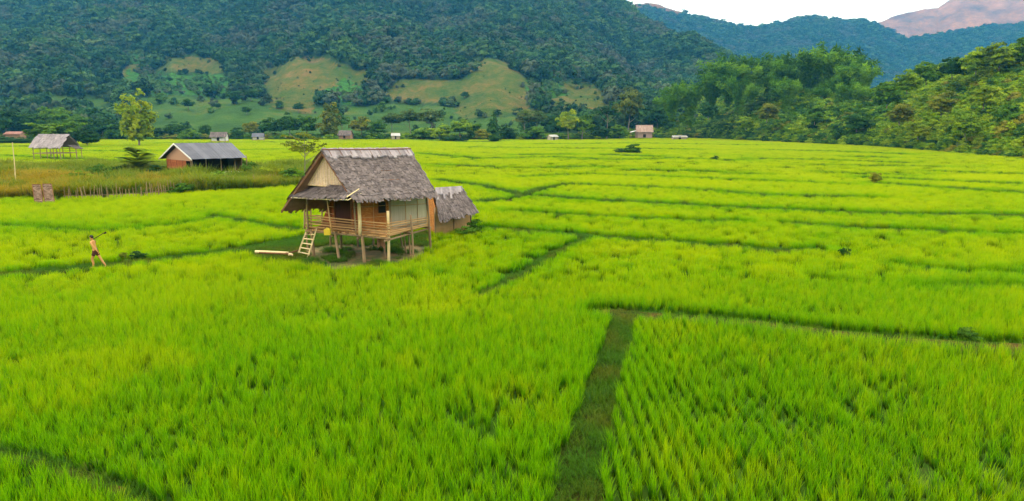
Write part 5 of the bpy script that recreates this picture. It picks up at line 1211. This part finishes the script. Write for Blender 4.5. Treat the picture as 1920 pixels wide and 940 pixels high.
s = jr.uniform(1.5, 3.6, k)*np.where(foot, .62, 1.0)*np.where(X0 > .5, .85, 1.15)
q = jr.uniform(0, 1, k); gz = fbm(p[:, 0], p[:, 1], 18, 111)
idx = np.where(X0 > .5, np.where(q < .14, 0, np.where(q < .60, 2+jr.integers(0, 3, k), np.where(q+gz < 1.22, 7, np.where(q < .93, 7, 5)))), np.where(q < .42, jr.integers(0, 2, k), np.where(q < .86, 2+jr.integers(0, 3, k), np.where(q < .93, 7, 5))))
pos = p.copy(); pos[:, 2] += s*.5
scatter('forest', pos, rot_z(k, jr, .15), np.stack([s, s, s*jr.uniform(.8, 1.25, k)], 1), idx, jr.normal(0, .12, k)+X0*.22, jp+jy, 'tangled green woods covering the low hill at the right', 'forest')
HT = [(1668, 215, 150, 8.5, 'round_green', 'green tree where the right hill meets the bamboo grove'), (1705, 222, 128, 8, 'round_bright', 'bright tree on the left shoulder of the right hill'), (1742, 226, 112, 8, 'round_green', 'green tree on the crest of the right hill, left part'),
      (1790, 222, 98, 8, 'round_dark', 'dark tree on the crest of the right hill'), (1836, 216, 86, 8.5, 'round_bright', 'bright tree high on the crest of the right hill'), (1880, 212, 74, 9, 'round_yellow', 'yellow-green tree at the highest corner of the right hill'), (1930, 210, 66, 9, 'round_green', 'green tree cut by the right edge on the hill crest'),
      (1690, 205, 190, 7, 'round_olive', 'brownish olive tree low on the right hill'), (1770, 190, 168, 7, 'round_olive', 'rusty tree in the middle of the right hill'), (1850, 182, 150, 7.5, 'round_yellow', 'golden tree in the middle of the right hill face'), (1900, 172, 190, 6.5, 'round_green', 'green tree at the right edge half way up the hill'),
      (1725, 200, 222, 6, 'round_yellow', 'yellowish tree near the foot of the right hill'), (1815, 176, 212, 6, 'round_bright', 'bright round tree near the foot of the right hill'), (1440, 300, 190, 9, 'round_olive', 'brown-green tree below the bamboo grove'), (1330, 340, 190, 9, 'round_dark', 'dark tree below the left end of the bamboo grove'), (1530, 275, 196, 8, 'round_green', 'green tree at the foot of the bamboo grove'),
      (1290, 352, 208, 8, 'round_green', 'green tree right of the long low tin roof'), (1400, 310, 214, 7, 'round_bright', 'bright green tree at the foot of the grove, left part'), (1610, 250, 205, 8, 'round_dark', 'dark tree in the hollow between grove and right hill')]
for i, (u, d, vt, hh, kind, lab) in enumerate(HT):
    zt = float(vz(vt, d)); z0 = min(zt-hh, 99); x = float(ux(u, vt, d)); tr, cr = proto(kind.replace('round', 'bush'), i % 3); r_ = empty('tree', (x, d, z0), lab, 'tree', 'trees standing out of the hill woods', rz=i*1.1)
    link('trunk', tr, r_, sc=(hh*1.1, hh*1.1, hh)); link('crown', cr, r_, sc=(hh*1.1, hh*1.1, hh))
# low scrub hemming the rice all along its far edge
k = 2300; u_ = jr.uniform(-350, 2300, k); d_ = field_edge(u_)+jr.uniform(-3, 16, k); s = jr.uniform(1.0, 2.8, k)*np.clip(d_/300, .55, 1.1)
pos = np.column_stack([(u_-960)/F*d_, d_, s*.4]); idx = np.where(jr.uniform(0, 1, k) < .5, jr.integers(0, 2, k), jr.integers(2, 6, k))
scatter('undergrowth', pos, rot_z(k, jr, .1), np.stack([s*1.2, s*1.2, s*.8], 1), idx, jr.normal(0, .1, k), jp, 'dark low scrub hemming the far edge of the rice', 'undergrowth')
# ---------------------------------------------------------------- evening air
hz = MB(); hz.box(-5600, 5600, -4200, 5200, -4, 1250)
m, n, o = new_mat('haze')
pv = N(n, 'ShaderNodeVolumePrincipled'); pv.inputs['Color'].default_value = (.06, .34, .78, 1); pv.inputs['Density'].default_value = 2.0e-4; pv.inputs['Anisotropy'].default_value = 0.1
pv.inputs['Density Attribute'].default_value = ''
n.links.new(pv.outputs[0], o.inputs['Volume'])
tag(hz.build('haze', m), 'thin blue evening haze filling the valley', 'haze', kind='stuff')
